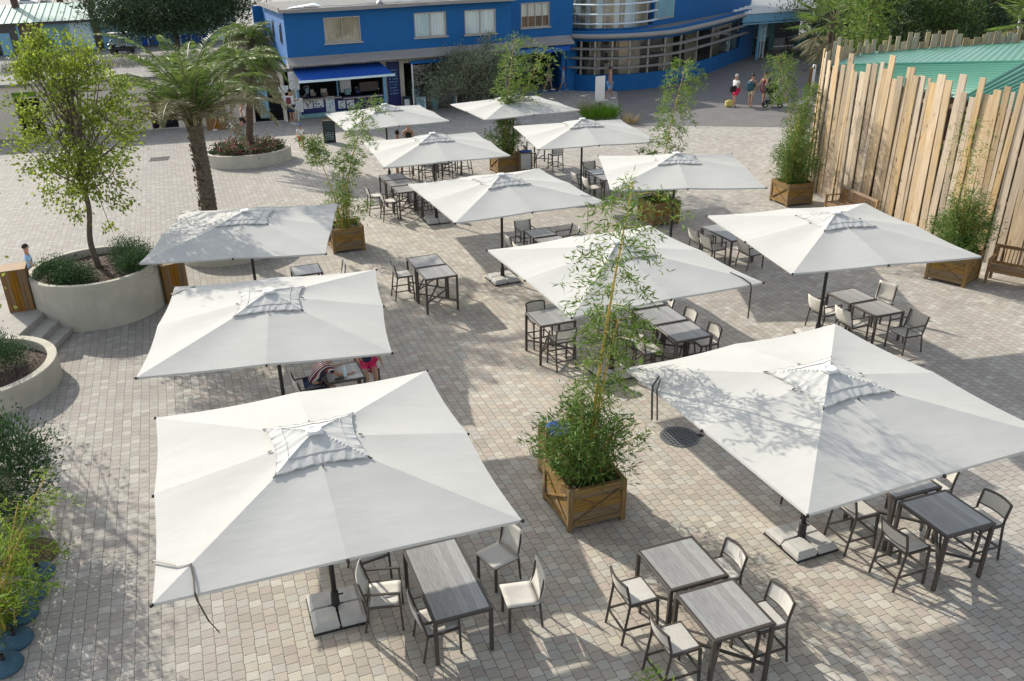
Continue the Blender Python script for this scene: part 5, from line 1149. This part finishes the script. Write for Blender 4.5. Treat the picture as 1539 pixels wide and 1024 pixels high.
# ================================================================== people: one skinned body each, clothes as children
def skin_mesh(name, V, E, R, m, parent, sub=2):
    me = bpy.data.meshes.new(name); me.from_pydata([tuple(v) for v in V], E, []); o = bpy.data.objects.new(name, me); COL.objects.link(o)
    md = o.modifiers.new('skin', 'SKIN'); md.use_smooth_shade = True
    for i, r in enumerate(R):
        sv = me.skin_vertices[0].data[i]; rr = r if hasattr(r, '__len__') else (r, r); sv.radius = rr; sv.use_root = (i == 0)
    s = o.modifiers.new('sub', 'SUBSURF'); s.levels = s.render_levels = sub
    dg = bpy.context.evaluated_depsgraph_get(); me2 = bpy.data.meshes.new_from_object(o.evaluated_get(dg)); bpy.data.objects.remove(o); bpy.data.meshes.remove(me)
    me2.name = name; me2.materials.clear(); me2.materials.append(m); o = bpy.data.objects.new(name, me2); COL.objects.link(o); o.parent = parent; return o
def person(lb, loc, face, h=1.7, top='whitec', bottom='navyc', hair='hair_d', legs=(.0, 0, .0, 0), arms=(.1, .25, -.1, .25), lean=0., top_kind='tshirt', bot_kind='shorts', hat=None, sit=False, grp=None, shoes='whitec', longhair=False, fat=1.0, head_down=0.):
    """legs/arms: swing angles forward at hip, knee / shoulder, elbow for left then right, in radians"""
    t = thing('person', lb, 'person', loc, face, grp); k = h / 1.7
    V, E, R = [], [], []
    def add(p, r, par=None): V.append(np.array(p, float) * k); R.append(tuple(np.array(r if hasattr(r, '__len__') else (r, r)) * k * (fat if V and False else 1))); i = len(V) - 1; (E.append((par, i)) if par is not None else None); return i
    hz = .45 + .09 if sit else .93
    def up(p0, L, a): return (p0[0] + L * math.sin(a), p0[1], p0[2] + L * math.cos(a))
    pz = (0, 0, hz); J = {}
    J['pel'] = add(pz, (.115 * fat, .15 * fat)); s1 = up(pz, .20, lean * .6); J['sp'] = add(s1, (.10 * fat, .13 * fat), J['pel']); s2 = up(s1, .20, lean); J['ch'] = add(s2, (.11 * fat, .155 * fat), J['sp'])
    nk = up(s2, .17, lean * 1.1); J['nk'] = add(nk, (.056, .056), J['ch']); hd = up(nk, .10, lean * .6 + head_down); J['hb'] = add(hd, (.078, .07), J['nk']); hd2 = up(hd, .10, lean * .4 + head_down); J['hd'] = add((hd2[0] + .012, hd2[1], hd2[2]), (.097, .080), J['hb']); hd3 = up(hd2, .055, lean * .4 + head_down); J['ht'] = add(hd3, (.062, .055), J['hd'])
    sh = up(s2, .09, lean)
    for s, (a1, a2), q in ((1, arms[:2], 'L'), (-1, arms[2:], 'R')):
        p = np.array((sh[0], s * .185 * (fat * .3 + .7), sh[2])); J['sh' + q] = add(p, .056, J['ch']); d = np.array((math.sin(a1), s * .16, -math.cos(a1))); p2 = p + d * .27; J['el' + q] = add(p2, .041, J['sh' + q]); d2 = np.array((math.sin(a1 + a2), s * .03, -math.cos(a1 + a2))); p3 = p2 + d2 * .235; J['wr' + q] = add(p3, .026, J['el' + q]); p4 = p3 + d2 * .075; J['ha' + q] = add(p4, (.018, .036), J['wr' + q])
        side = np.array((math.cos(a1 + a2), 0, math.sin(a1 + a2)))
        for f, (o_, l) in enumerate(((-.027, .062), (-.009, .074), (.009, .070), (.027, .055))): fb = p4 + side * o_ + d2 * .03; b1 = add(fb, .0095, J['ha' + q]); add(fb + d2 * l + np.array((0, -s * .012, 0)), .0075, b1)
        th = p3 + d2 * .03 + side * .036; b1 = add(th, .011, J['wr' + q]); add(th + d2 * .04 + side * .016, .009, b1)
    for s, (a1, a2), q in ((1, legs[:2], 'L'), (-1, legs[2:], 'R')):
        p = np.array((0, s * .092 * fat, hz - .05)); J['hp' + q] = add(p, .090 * fat, J['pel'])
        if sit: a1, a2 = 1.45, -1.45
        p2 = p + np.array((math.sin(a1), .02 * s, -math.cos(a1))) * .41; J['kn' + q] = add(p2, .060, J['hp' + q]); aa = a1 + a2; p3 = p2 + np.array((math.sin(aa), 0, -math.cos(aa))) * .40; J['an' + q] = add(p3, .038, J['kn' + q]); mid = (p2 * .6 + p3 * .4) + np.array((-.012, 0, 0))
        hl = add(p3 + np.array((-.025, 0, -.035)), .036, J['an' + q]); J['to' + q] = add(p3 + np.array((math.cos(aa) * .15, s * .02, -.045 + math.sin(aa) * .15)), (.025, .04), hl)
    low = min(v[2] - r[0] * .75 for v, r in zip(V, R))
    if not sit:
        for v in V: v[2] -= low
    body = skin_mesh('body', V, E, R, M['skin'], t)
    def cloth(name, m, keys, edges, infl, shrink={}): 
        VV = [V[J[a]] if isinstance(a, str) else (V[J[a[0]]] * (1 - a[2]) + V[J[a[1]]] * a[2]) for a in keys]
        RR = [np.array(R[J[a]] if isinstance(a, str) else np.array(R[J[a[0]]]) * (1 - a[2]) + np.array(R[J[a[1]]]) * a[2]) * infl + .008 for a in keys]
        return skin_mesh(name, VV, edges, [tuple(r) for r in RR], m, t)
    if top_kind == 'tshirt': cloth('shirt', M[top], ['pel', 'sp', 'ch', ('ch', 'nk', .55), 'shL', ('shL', 'elL', .6), 'shR', ('shR', 'elR', .6)], [(0, 1), (1, 2), (2, 3), (2, 4), (4, 5), (2, 6), (6, 7)], 1.12)
    elif top_kind == 'vest': cloth('vest_top', M[top], ['pel', 'sp', 'ch', ('ch', 'nk', .4)], [(0, 1), (1, 2), (2, 3)], 1.09)
    elif top_kind == 'dress': cloth('dress', M[top], [('pel', 'hpL', .5), 'pel', 'sp', 'ch', ('ch', 'nk', .4)], [(0, 1), (1, 2), (2, 3), (3, 4)], 1.14)
    f_ = dict(shorts=.72, briefs=.25, trousers=1.0, skirt=.6)[bot_kind]
    if bot_kind == 'trousers': cloth('trousers', M[bottom], ['pel', 'hpL', 'knL', ('knL', 'anL', .9), 'hpR', 'knR', ('knR', 'anR', .9)], [(0, 1), (1, 2), (2, 3), (0, 4), (4, 5), (5, 6)], 1.14)
    else: cloth('shorts', M[bottom], ['pel', 'hpL', ('hpL', 'knL', f_), 'hpR', ('hpR', 'knR', f_)], [(0, 1), (1, 2), (0, 3), (3, 4)], 1.18)
    H = V[J['hd']]; hb = MB(); rr = .098 * k
    def cap(scale, z0, xs, m, name, extra=None):
        o = MB(); n, mm = 14, 6; vs = []
        for i in range(mm + 1):
            a = (PI / 2) * (1 - i / mm) * 1.25 - .28
            for j in range(n): q = 2 * PI * j / n; front = max(0, math.cos(q)); vs.append((H[0] + xs * k + math.cos(a) * math.cos(q) * rr * 1.10 * scale, H[1] + math.cos(a) * math.sin(q) * rr * .90 * scale, H[2] + z0 * k + math.sin(a) * rr * 1.16 * scale + front * (.05 * k if a < .2 else 0)))
        o.add(vs, [(i * n + j, (i + 1) * n + j, (i + 1) * n + (j + 1) % n, i * n + (j + 1) % n) for i in range(mm) for j in range(n)] + [tuple(range(n))])
        if extra: extra(o)
        return o.build(name, m, t, True)
    def lh(o): o.tube([H + np.array((-.06, 0, .02)) * k, H + np.array((-.11, 0, -.1)) * k, H + np.array((-.12, 0, -.26)) * k], [.07 * k, .06 * k, .03 * k], 8)
    cap(1.03, .012, -.014, M[hair], 'hair', lh if longhair else None)
    if hat: cap(1.12, .03, -.004, M[hat], 'cap', lambda o: o.box(tuple(H + np.array((.13, 0, .06)) * k), (.1 * k, .14 * k, .012 * k)))
    fo = MB()
    for s in (-1, 1): fo.ell(H + np.array((.098, s * .033, .012)) * k, np.array((.008, .013, .008)) * k, 6, 4, 1); fo.ell(H + np.array((.0, s * .082, -.01)) * k, np.array((.02, .012, .032)) * k, 6, 4, 0)
    fo.ell(H + np.array((.108, 0, -.015)) * k, np.array((.018, .013, .022)) * k, 6, 4, 0); fo.ell(H + np.array((.094, 0, -.055)) * k, np.array((.008, .026, .008)) * k, 6, 4, 2)
    fo.build('face', [M['skin'], M['hair_d'], M['red']], t, True)
    if shoes:
        for q in 'LR': a, b_ = V[J['an' + q]], V[J['to' + q]]; so = MB(); c = (np.array((a[0] - .03 * k, a[1], b_[2])) + b_) / 2; d = b_ - np.array((a[0] - .05 * k, a[1], b_[2])); so.box((c[0], c[1], b_[2] + .0 * k), (np.linalg.norm(d) + .06 * k, .10 * k, .075 * k), math.atan2(d[1], d[0]), 0, .02 * k); so.build('shoe', M[shoes], t)
    t['J'] = 0; del t['J']
    return t, V, J
UPR = PI / 2
def bag(name, lb, cat, loc, rz, dims, m, strap=True):
    t = thing(name, lb, cat, loc, rz); o = MB(); o.box((0, 0, 0), dims, 0, 0, min(dims) * .25); o.build('bag_body', M[m], t)
    if strap:
        o = MB(); x, z = dims[0] / 2, dims[2] / 2
        for s in (-1, 1): o.tube([(x * .6, s * dims[1] * .3, z * .9), (x + .06, s * dims[1] * .36, z * .8), (x + .16, s * dims[1] * .38, z * .1), (x * .7, s * dims[1] * .32, -z * .8)], .012, 5)
        o.build('strap', M[m], t)
    return t
person('man in white shirt and navy shorts with a red backpack, reading the boards', (-8.65, 46.75, 0), UPR - .3, 1.74, 'whitec', 'navyc', arms=(.2, .5, .4, 1.3), legs=(.08, 0, -.06, 0))
bag('backpack', 'dark red backpack on the man reading the boards', 'backpack', (-8.72, 46.55, 1.27), UPR - .3, (.15, .24, .36), 'maroon')
person('woman in red top with a white beach bag on her shoulder, before the beige wall', (-12.43, 45.95, 0), .1, 1.7, 'red', 'greenc', 'hair_g', (.35, -.15, -.3, -.15), (.1, .3, -.2, .6), top_kind='vest', bot_kind='skirt')
bag('beach_bag', 'white beach bag hanging on the woman in red', 'bag', (-12.75, 45.7, 1.15), .3, (.62, .2, .42), 'ice', False)
person('small girl in a white dress walking in front of the beige wall', (-11.12, 43.5, 0), -.1, 1.25, 'whitec', 'whitec', legs=(.3, -.1, -.25, -.15), arms=(-.2, .2, .2, .3), top_kind='dress', bot_kind='skirt')
person('woman in white strapless top and black shorts walking beside the girl', (-10.62, 43.85, 0), -.15, 1.66, 'whitec', 'blackc', legs=(.45, -.25, -.35, -.2), arms=(-.2, .3, .3, .3), top_kind='vest', bot_kind='briefs')
person('running boy in white shirt, red shorts and blue cap', (-7.15, 40.15, 0), -1.35, 1.18, 'whitec', 'red', legs=(.75, -.9, -.35, -.9), arms=(-.7, .9, .8, .9), lean=.2, hat='capbl', shoes='khaki')
person('grey-haired woman in white top and pink shorts standing on the asphalt', (15.48, 47.2, 0), .45, 1.58, 'whitec', 'pinkc', 'hair_g', (.05, 0, -.15, 0), (.3, 1.9, .1, .5), fat=1.12, shoes=None)
bag('beach_basket', 'yellow bag standing on the asphalt at the feet of the woman in pink shorts', 'bag', (15.12, 47.0, .19), .2, (.40, .26, .36), 'yellowc', False)
bag('shoulder_bag', 'black bag hanging behind the woman in pink shorts', 'bag', (15.28, 47.0, .95), .6, (.5, .15, .32), 'blackc', False)
person('dark-haired woman in beige shorts carrying a large dark backpack', (16.25, 46.85, 0), .7, 1.62, 'blackc', 'khaki', legs=(.05, 0, -.12, 0), arms=(.2, .4, .1, .5), top_kind='vest', shoes=None)
bag('backpack', 'large dark teal backpack of the woman in beige shorts', 'backpack', (16.05, 46.62, 1.12), .7, (.34, .36, .52), 'tealc')
person('woman in a dark patterned dress behind the pushchair', (17.0, 47.1, 0), PI + .5, 1.66, 'maroon', 'maroon', legs=(.2, -.1, -.25, -.1), arms=(.5, .5, .3, .7), top_kind='dress', bot_kind='skirt', shoes=None, longhair=True)
bag('backpack', 'black backpack on the woman behind the pushchair', 'backpack', (17.2, 47.2, 1.22), PI + .5, (.16, .28, .36), 'blackc')
t = thing('pushchair', 'black pushchair with its hood up, beside the three women', 'pushchair', (17.25, 46.5, 0), -.25); t.scale = (1.3, 1.3, 1.15)
o = MB()
for a in range(7): q = -.3 + a * .28; o.v += [(.05 - .34 * math.cos(q), -.21, .72 + .34 * math.sin(q)), (.05 - .34 * math.cos(q), .21, .72 + .34 * math.sin(q))]
for a in range(6): o.f.append((2 * a, 2 * a + 1, 2 * a + 3, 2 * a + 2)); o.m.append(0)
o.ell((-.06, 0, .86), (.30, .23, .25), 12, 8); o.build('hood', M['blackc'], t)
o = MB(); o.box((-.08, 0, .68), (.06, .38, .5), 0, 0, .02, Matrix.Rotation(-.25, 4, 'Y')); o.box((.1, 0, .46), (.4, .38, .07), 0, 0, .02); o.box((.3, 0, .33), (.06, .36, .3), 0, 0, .02); o.build('seat', M['blackc'], t)
o = MB()
for s in (-1, 1): o.tube([(-.42, s * .22, 1.02), (-.1, s * .22, .55), (.34, s * .22, .14)], .014, 6); o.tube([(.05, s * .22, .45), (-.25, s * .22, .12)], .014, 6)
o.tube([(-.42, -.22, 1.02), (-.42, .22, 1.02)], .018, 6); o.build('frame', M['black'], t)
for x in (.34, -.25):
    for s in (-1, 1): o = MB(); o.tube([(x, s * .22 - .03, .11), (x, s * .22 + .03, .11)], .11, 14); w = o.build('wheel', M['black'], t); o = MB(); o.tube([(x, s * .22 - .034, .11), (x, s * .22 + .034, .11)], .05, 10); o.build('wheel_hub', M['steel'], w)
o = MB(); o.box((-.1, 0, .25), (.35, .34, .18), 0, 0, .04); o.build('basket', M['blackc'], t)
person('shirtless man in blue patterned trunks walking behind the white panel', (9.25, 50.7, 0), .1, 1.76, bottom='bluec', legs=(.3, -.1, -.3, -.15), arms=(.2, .4, -.2, .4), top_kind='none')
person('child in white shirt and pink cap beside the blue pillar', (7.05, 54.75, 0), -.4, 1.35, 'bluec', 'bluec', legs=(.3, -.1, -.3, -.1), hat='caprd')
person('adult in dark clothes next to the child in the pink cap, half behind bamboo', (6.15, 54.9, 0), -.3, 1.68, 'navyc', 'khaki', legs=(.3, -.1, -.3, -.1))
person('boy in light blue shirt standing behind the large round planter', (-11.75, 22.1, 0), .6, 1.40, 'bluec', 'navyc', arms=(.1, .5, .1, .5))
person('person in a red and black striped top leaning over the table under the second parasol', (-2.98, 14.98, 0), GA + .15, 1.72, 'stripe', 'navyc', sit=True, lean=.75, arms=(.7, .7, .8, .6), head_down=.3)
person('person in pink seated at the table in the shade of the second parasol', (-2.0, 16.0, 0), GA - PI / 2, 1.66, 'navyc', 'pinkc', sit=True, lean=.12, arms=(.4, .9, .4, .9))
person('bare-shouldered person standing in the shade behind the kiosk-side parasol', (-1.9, 36.5, 0), -1.7, 1.66, 'blackc', 'blackc', top_kind='vest')
person('bather whose bare legs show beneath the parasol in front of the bar stools', (-2.22, 34.15, 0), 1.7, 1.74, bottom='maroon', top_kind='none', bot_kind='briefs', shoes=None, legs=(.1, 0, -.12, 0))
person('distant person walking beyond the pine by the blue building corner', (-25.0, 118, 0), -1.2, 1.75, 'navyc', 'blackc', bot_kind='trousers', legs=(.3, -.1, -.3, -.1))

# ================================================================== small things
t = thing('water_bottle', 'clear water bottle on the low table beside the person in stripes', 'bottle', (-2.32, 14.98, .722)); o = MB(); o.lathe([(.033, 0), (.036, .02), (.036, .15), (.033, .17), (.014, .215), (.014, .23)], n=14); o.build('bottle_body', M['ice'], t, True); o = MB(); o.lathe([(.016, .228), (.016, .25), (0, .25)], n=10); o.build('bottle_cap', M['white'], t)
t = thing('tray', 'small dark tray lying on the low table beside the bottle', 'tray', (-2.42, 14.86, .722), GA); o = MB(); o.box((0, 0, .01), (.18, .06, .02), 0, 0, .005); t2 = o.build('tray_body', M['black'], t)
t = thing('chalk_board', 'black chalkboard A-stand with white writing, in front of the parasol by the kiosk', 'sandwich board', (-5.98, 41.45, 0), .2)
for s, n in ((-1, 'front_board'), (1, 'rear_board')):
    T = Matrix.Rotation(-s * .16, 4, 'X'); o = MB(); o.box((0, s * .13, .55), (.58, .03, 1.1), 0, 0, 0, T); fb_ = o.build(n, M['planter_post'] if s > 0 else M['black'], t)
    if s < 0:
        o = MB(); o.box((0, -.152, .56), (.50, .012, .98), 0, 0, 0, T); o.build('slate', M['chalk'], fb_)
        o = MB(); 
        for k in range(7): glyphs(o, -.2, .2 + k * .095, .4, .035, 8, -.168 + (.35 - k * .095) * -.16 + .01, 0, 20 + k)
        o.box((0, -.085, 1.0), (.46, .012, .16), 0, 0, 0, T); o.build('chalk_writing', M['ice'], fb_)
t = thing('sign_panel', 'blank white panel on a small stand above the bright grass clump', 'sign', (7.98, 46.6, 0), .35); o = MB(); o.box((0, 0, 1.28), (.56, .07, 1.3), 0, 0, .01); o.build('panel', M['white'], t); o = MB(); o.box((0, 0, .33), (.36, .12, .62), 0, 0, .01); o.build('stand', M['steel'], t); o = MB(); o.box((0, -.07, .45), (.16, .02, .22)); o.build('notice', M['black'], t)
t = thing('totem_sign', 'tall slender white and blue sign with upright letters at the end of the blue building', 'sign', (23.62, 67.0, 0), .2); o = MB(); 
for x in (-.12, .14): o.box((x, 0, .75), (.09, .08, 1.5))
o.build('post', M['white'], t); o = MB(); o.box((0, 0, 2.1), (.5, .1, 1.75), 0, 0, 0, Matrix.Rotation(.03, 4, 'Y')); pn = o.build('panel', M['ice'], t); o = MB()
for k in range(6): o.box((-.05, -.06, 1.45 + k * .25), (.06, .02, .18)); o.box((.1, -.06, 1.45 + k * .25 + (.06 if k % 2 else -.06)), (.22, .02, .05))
o.build('lettering', M['bluel'], pn)
t = thing('marker_post', 'white-faced marker post standing on the asphalt left of the fence', 'post', (21.66, 52.2, 0), -.2); o = MB(); o.box((.04, 0, .68), (.16, .22, 1.36), 0, 0, .01); o.build('white_face', M['white'], t); o = MB(); o.box((-.12, 0, .60), (.14, .2, 1.2)); o.build('wooden_core', M['cabinet'], t); o = MB(); o.box((.0, -.115, 1.2), (.08, .01, .12)); o.build('black_plate', M['black'], t)
t = thing('manhole_cover', 'round cast iron manhole grating in the paving by the leaf-shadowed parasol', 'manhole cover', (4.0, 13.4, .004), GA)
o = MB(); o.lathe([(.36, 0), (.36, .012), (.315, .012), (.315, 0)], n=40); o.build('rim', M['iron'], t); o = MB(); 
for i in range(-4, 5):
    y = i * .07; l = math.sqrt(.318 ** 2 - y * y); o.box((0, y, .007), (2 * l, .026, .010)); o.box((y, 0, .0076), (.024, 2 * l, .010))
o.build('grating', M['iron'], t); o = MB(); o.lathe([(0, .001), (.33, .001), (.33, .0015), (0, .0015)], n=32); o.build('pit', M['black'], t); o = MB(); o.box((.37, -.1, .008), (.12, .10, .012)); o.build('hinge', M['black'], t)
t = thing('drain_grate', 'square drain grate set in the pale paving beyond the yellow-green tree', 'drain', (-13.6, 39.2, .004), .2); o = MB(); 
for i in range(7): o.box((0, -.36 + i * .12, .006), (.85, .07, .012))
o.build('grating', M['dark'], t)
def cabinet(x, y, z, rz, lb, w=.55, h=1.08, lbl=False):
    t = thing('wooden_cabinet', lb, 'litter bin', (x, y, z), rz, 'wood-clad litter bins'); o = MB()
    for k in range(4):
        R = Matrix.Rotation(k * PI / 2, 4, 'Z')
        for i in range(6): o.box(R @ Vector((-w / 2 + w * (i + .5) / 6, -w / 2, h / 2)), (w / 6 - .006, .03, h), k * PI / 2)
    o.build('slat_body', M['cabinet'], t); o = MB(); o.box((0, 0, h + .012), (w + .06, w + .06, .03), 0, 0, .006); o.build('lid', M['bench'], t)
    if lbl: o = MB(); o.box((-.1, -w / 2 - .02, h * .75), (.3, .012, .22)); o.build('label_plate', M['yellowc'], t)
cabinet(-11.1, 20.05, .44, .35, 'wood-clad litter bin on the raised steps, left of the large round planter')
cabinet(-7.7, 21.45, 0, GA + .3, 'wood-clad litter bin to the right of the large round planter, behind the parasol corner', .6, 1.05)
cabinet(-12.65, 46.35, 0, .15, 'wood-clad litter bin with a small label, against the beige wall', .95, .98, True)
t = thing('parasol_base', 'x', 'parasol base'); o = MB(); o.lathe([(.22, 0), (.235, .03), (.22, .075), (.16, .095), (.05, .105), (.045, .13), (.025, .13), (.025, .10)], n=30); o.build('weight', M['bluedisc'], t, True); o = MB(); o.lathe([(.028, .09), (.028, .22), (.020, .22), (.02, .1)], n=12); o.build('socket', M['black'], t); PB = Proto(t)
for i, (x, y, lb) in enumerate([(-6.50, 10.18, 'round blue parasol base farthest along the row at lower left, next to the brown base'), (-6.42, 9.72, 'second blue parasol base from the top of the row at lower left'), (-6.36, 9.30, 'third blue parasol base from the top of the row at lower left'), (-6.22, 8.80, 'fourth blue parasol base at lower left, under bamboo leaves'), (-6.15, 8.35, 'nearest blue parasol base at lower left, under bamboo leaves')]): PB.put(x, y, i * .4, lb, 'blue parasol bases in a row')
t = thing('parasol_base', 'large round brown parasol base with an upright pole stub', 'parasol base', (-6.85, 10.62, 0)); o = MB(); o.lathe([(.42, 0), (.43, .02), (.40, .06), (.1, .08), (0, .08)], n=32); o.build('weight', M['brownc'], t, True); o = MB(); o.tube([(-.05, 0, .06), (-.06, 0, .42)], .03, 10); o.build('pole_stub', M['brownc'], t)
b = MB(); b.box((-8.9, 11.35, .45), (2.7, 1.3, .9), GA - .2, 0, .02); tag(b.build('low_wall', M['render']), 'low beige planter wall corner at the left edge below the large shrub', 'wall')
for i, (x, y) in enumerate(((-.95 + 1.0, 50.55),)):
    t = thing('blue_post', 'thin light blue post below the olive bush', 'post', (x + .15, y - .1, 0)); o = MB(); o.box((0, 0, .55), (.22, .12, 1.1)); o.build('post_body', M['bluel'], t)
for x, y, lb in ((-2.05, 50.2, 'tall grey-green pot with a dark spiky plant, nearer the kiosk'), (-.95, 49.85, 'tall grey-green pot with a dark spiky plant, nearer the olive bush')):
    t = thing('tall_pot', lb, 'plant pot', (x, y, 0), 0, 'tall pots before the glazed screen'); o = MB(); o.lathe([(.16, 0), (.25, 1.15), (.22, 1.15), (.2, 1.05), (0, 1.05)], n=20); o.build('pot', M['teal'], t, True)
    o = MB(); P = np.repeat(np.array([[0, 0, 1.05]]), 130, 0) + NR.normal(size=(130, 3)) * .04; o.leaves(P, NR.normal(size=(130, 3)) * .6 + np.array((0, 0, .8)), NR.uniform(.4, .9, 130), .05, NR); o.build('spiky_plant', M['shrub'], t)
t = thing('chalk_board', 'small dark board leaning beside the glazed screen', 'sandwich board', (-2.55, 49.75, 0), .3); o = MB(); o.box((0, 0, .4), (.5, .05, .8), 0, 0, 0, Matrix.Rotation(-.15, 4, 'X')); o.build('board', M['chalk'], t); o = MB(); o.box((0, -.03, .45), (.3, .02, .35), 0, 0, 0, Matrix.Rotation(-.15, 4, 'X')); o.build('chalk_writing', M['paper'], t)
t = thing('poster_stand', 'pale blue poster stand leaning beside the tall pots', 'sandwich board', (-1.75, 49.55, 0), .1); o = MB(); o.box((0, 0, .38), (.55, .04, .76), 0, 0, 0, Matrix.Rotation(-.2, 4, 'X')); o.build('board', M['ice'], t); o = MB(); o.box((.05, -.03, .4), (.28, .02, .4), 0, 0, 0, Matrix.Rotation(-.2, 4, 'X')); o.build('printed_picture', M['teal'], t)
# cars in the far car park and the golf cart
def car(lb, x, y, rz, m):
    t = thing('parked_car', lb, 'car', (x, y, 0), rz, 'cars in the far car park'); o = MB()
    prof = [(-2.1, .35), (-2.12, .75), (-1.95, .95), (-1.2, 1.02), (1.05, .98), (1.95, .82), (2.12, .6), (2.1, .35)]
    vs = [(a, s * .84, z) for s in (-1, 1) for a, z in prof]; n = len(prof); o.add(vs, [tuple(range(n)), tuple(range(2 * n - 1, n - 1, -1))] + [(i, n + i, n + (i + 1) % n, (i + 1) % n) for i in range(n)])
    rf = [(-1.55, 1.0), (-1.2, 1.45), (.3, 1.48), (1.0, 1.0)]; vs = [(a, s * (.72 if z > 1.2 else .80), z) for s in (-1, 1) for a, z in rf]; o.add(vs, [(0, 1, 2, 3), (7, 6, 5, 4), (1, 5, 6, 2)]); o.build('body', m, t)
    o = MB(); o.add([(-1.57, -.74, 1.02), (-1.57, .74, 1.02), (-1.22, .66, 1.42), (-1.22, -.66, 1.42), (1.02, -.74, 1.0), (1.02, .74, 1.0), (.33, .66, 1.44), (.33, -.66, 1.44)], [(3, 2, 1, 0), (4, 5, 6, 7)])
    for s in (-1, 1): o.add([(-1.35, s * .80, 1.05), (.8, s * .80, 1.05), (.25, s * .735, 1.41), (-1.15, s * .735, 1.41)], [(0, 1, 2, 3)])
    o.build('windows', M['carglass'], t)
    for a in (-1.3, 1.3):
        for s in (-1, 1): o = MB(); o.tube([(a, s * .72, .33), (a, s * .88, .33)], .33, 16); w = o.build('wheel', M['black'], t); o = MB(); o.tube([(a, s * .80, .33), (a, s * .892, .33)], .2, 12); o.build('rim', M['steel'], w)
    for s in (-1, 1): o = MB(); o.box((2.1, s * .6, .68), (.08, .3, .14)); o.build('headlight', M['ice'], t)
for x, y, rz, m, lb in ((-93, 203, .2, 'carwhite', 'silver car seen side on at the top left edge of the picture'), (-83.5, 190, -1.5, 'carwhite', 'silver car facing the camera in the far car park'), (-69.5, 178, .35, 'carblue', 'blue car half hidden behind hanging palm fronds'), (-65, 172, .3, 'carwhite', 'pale car right of the blue one behind the far palm trunk'), (-73, 171, .3, 'carwhite', 'pale car in front of the blue one')): car(lb, x, y, rz, M[m])
t = thing('golf_cart', 'black golf cart with white roof parked before the glazed building', 'golf cart', (-32.4, 88.6, 0), .1)
o = MB(); o.box((0, 0, .5), (2.3, 1.15, .4), 0, 0, .1); o.box((-.95, 0, .85), (.5, 1.1, .3), 0, 0, .08); o.build('body', M['cart'], t); o = MB(); o.box((-.1, 0, 1.95), (2.0, 1.25, .07), 0, 0, .03); o.build('canopy', M['white'], t)
o = MB()
for x in (-.9, .75):
    for s in (-1, 1): o.bar((x, s * .55, .7), (x * .9, s * .55, 1.95), .04)
o.build('canopy_posts', M['steel'], t); o = MB(); o.box((.1, 0, .85), (.5, 1.05, .12), 0, 0, .04); o.box((-.2, 0, 1.1), (.12, 1.05, .45), 0, 0, .04); o.build('seat', M['frame'], t)
for x in (-.8, .8):
    for s in (-1, 1): o = MB(); o.tube([(x, s * .45, .25), (x, s * .62, .25)], .25, 14); o.build('wheel', M['black'], t)
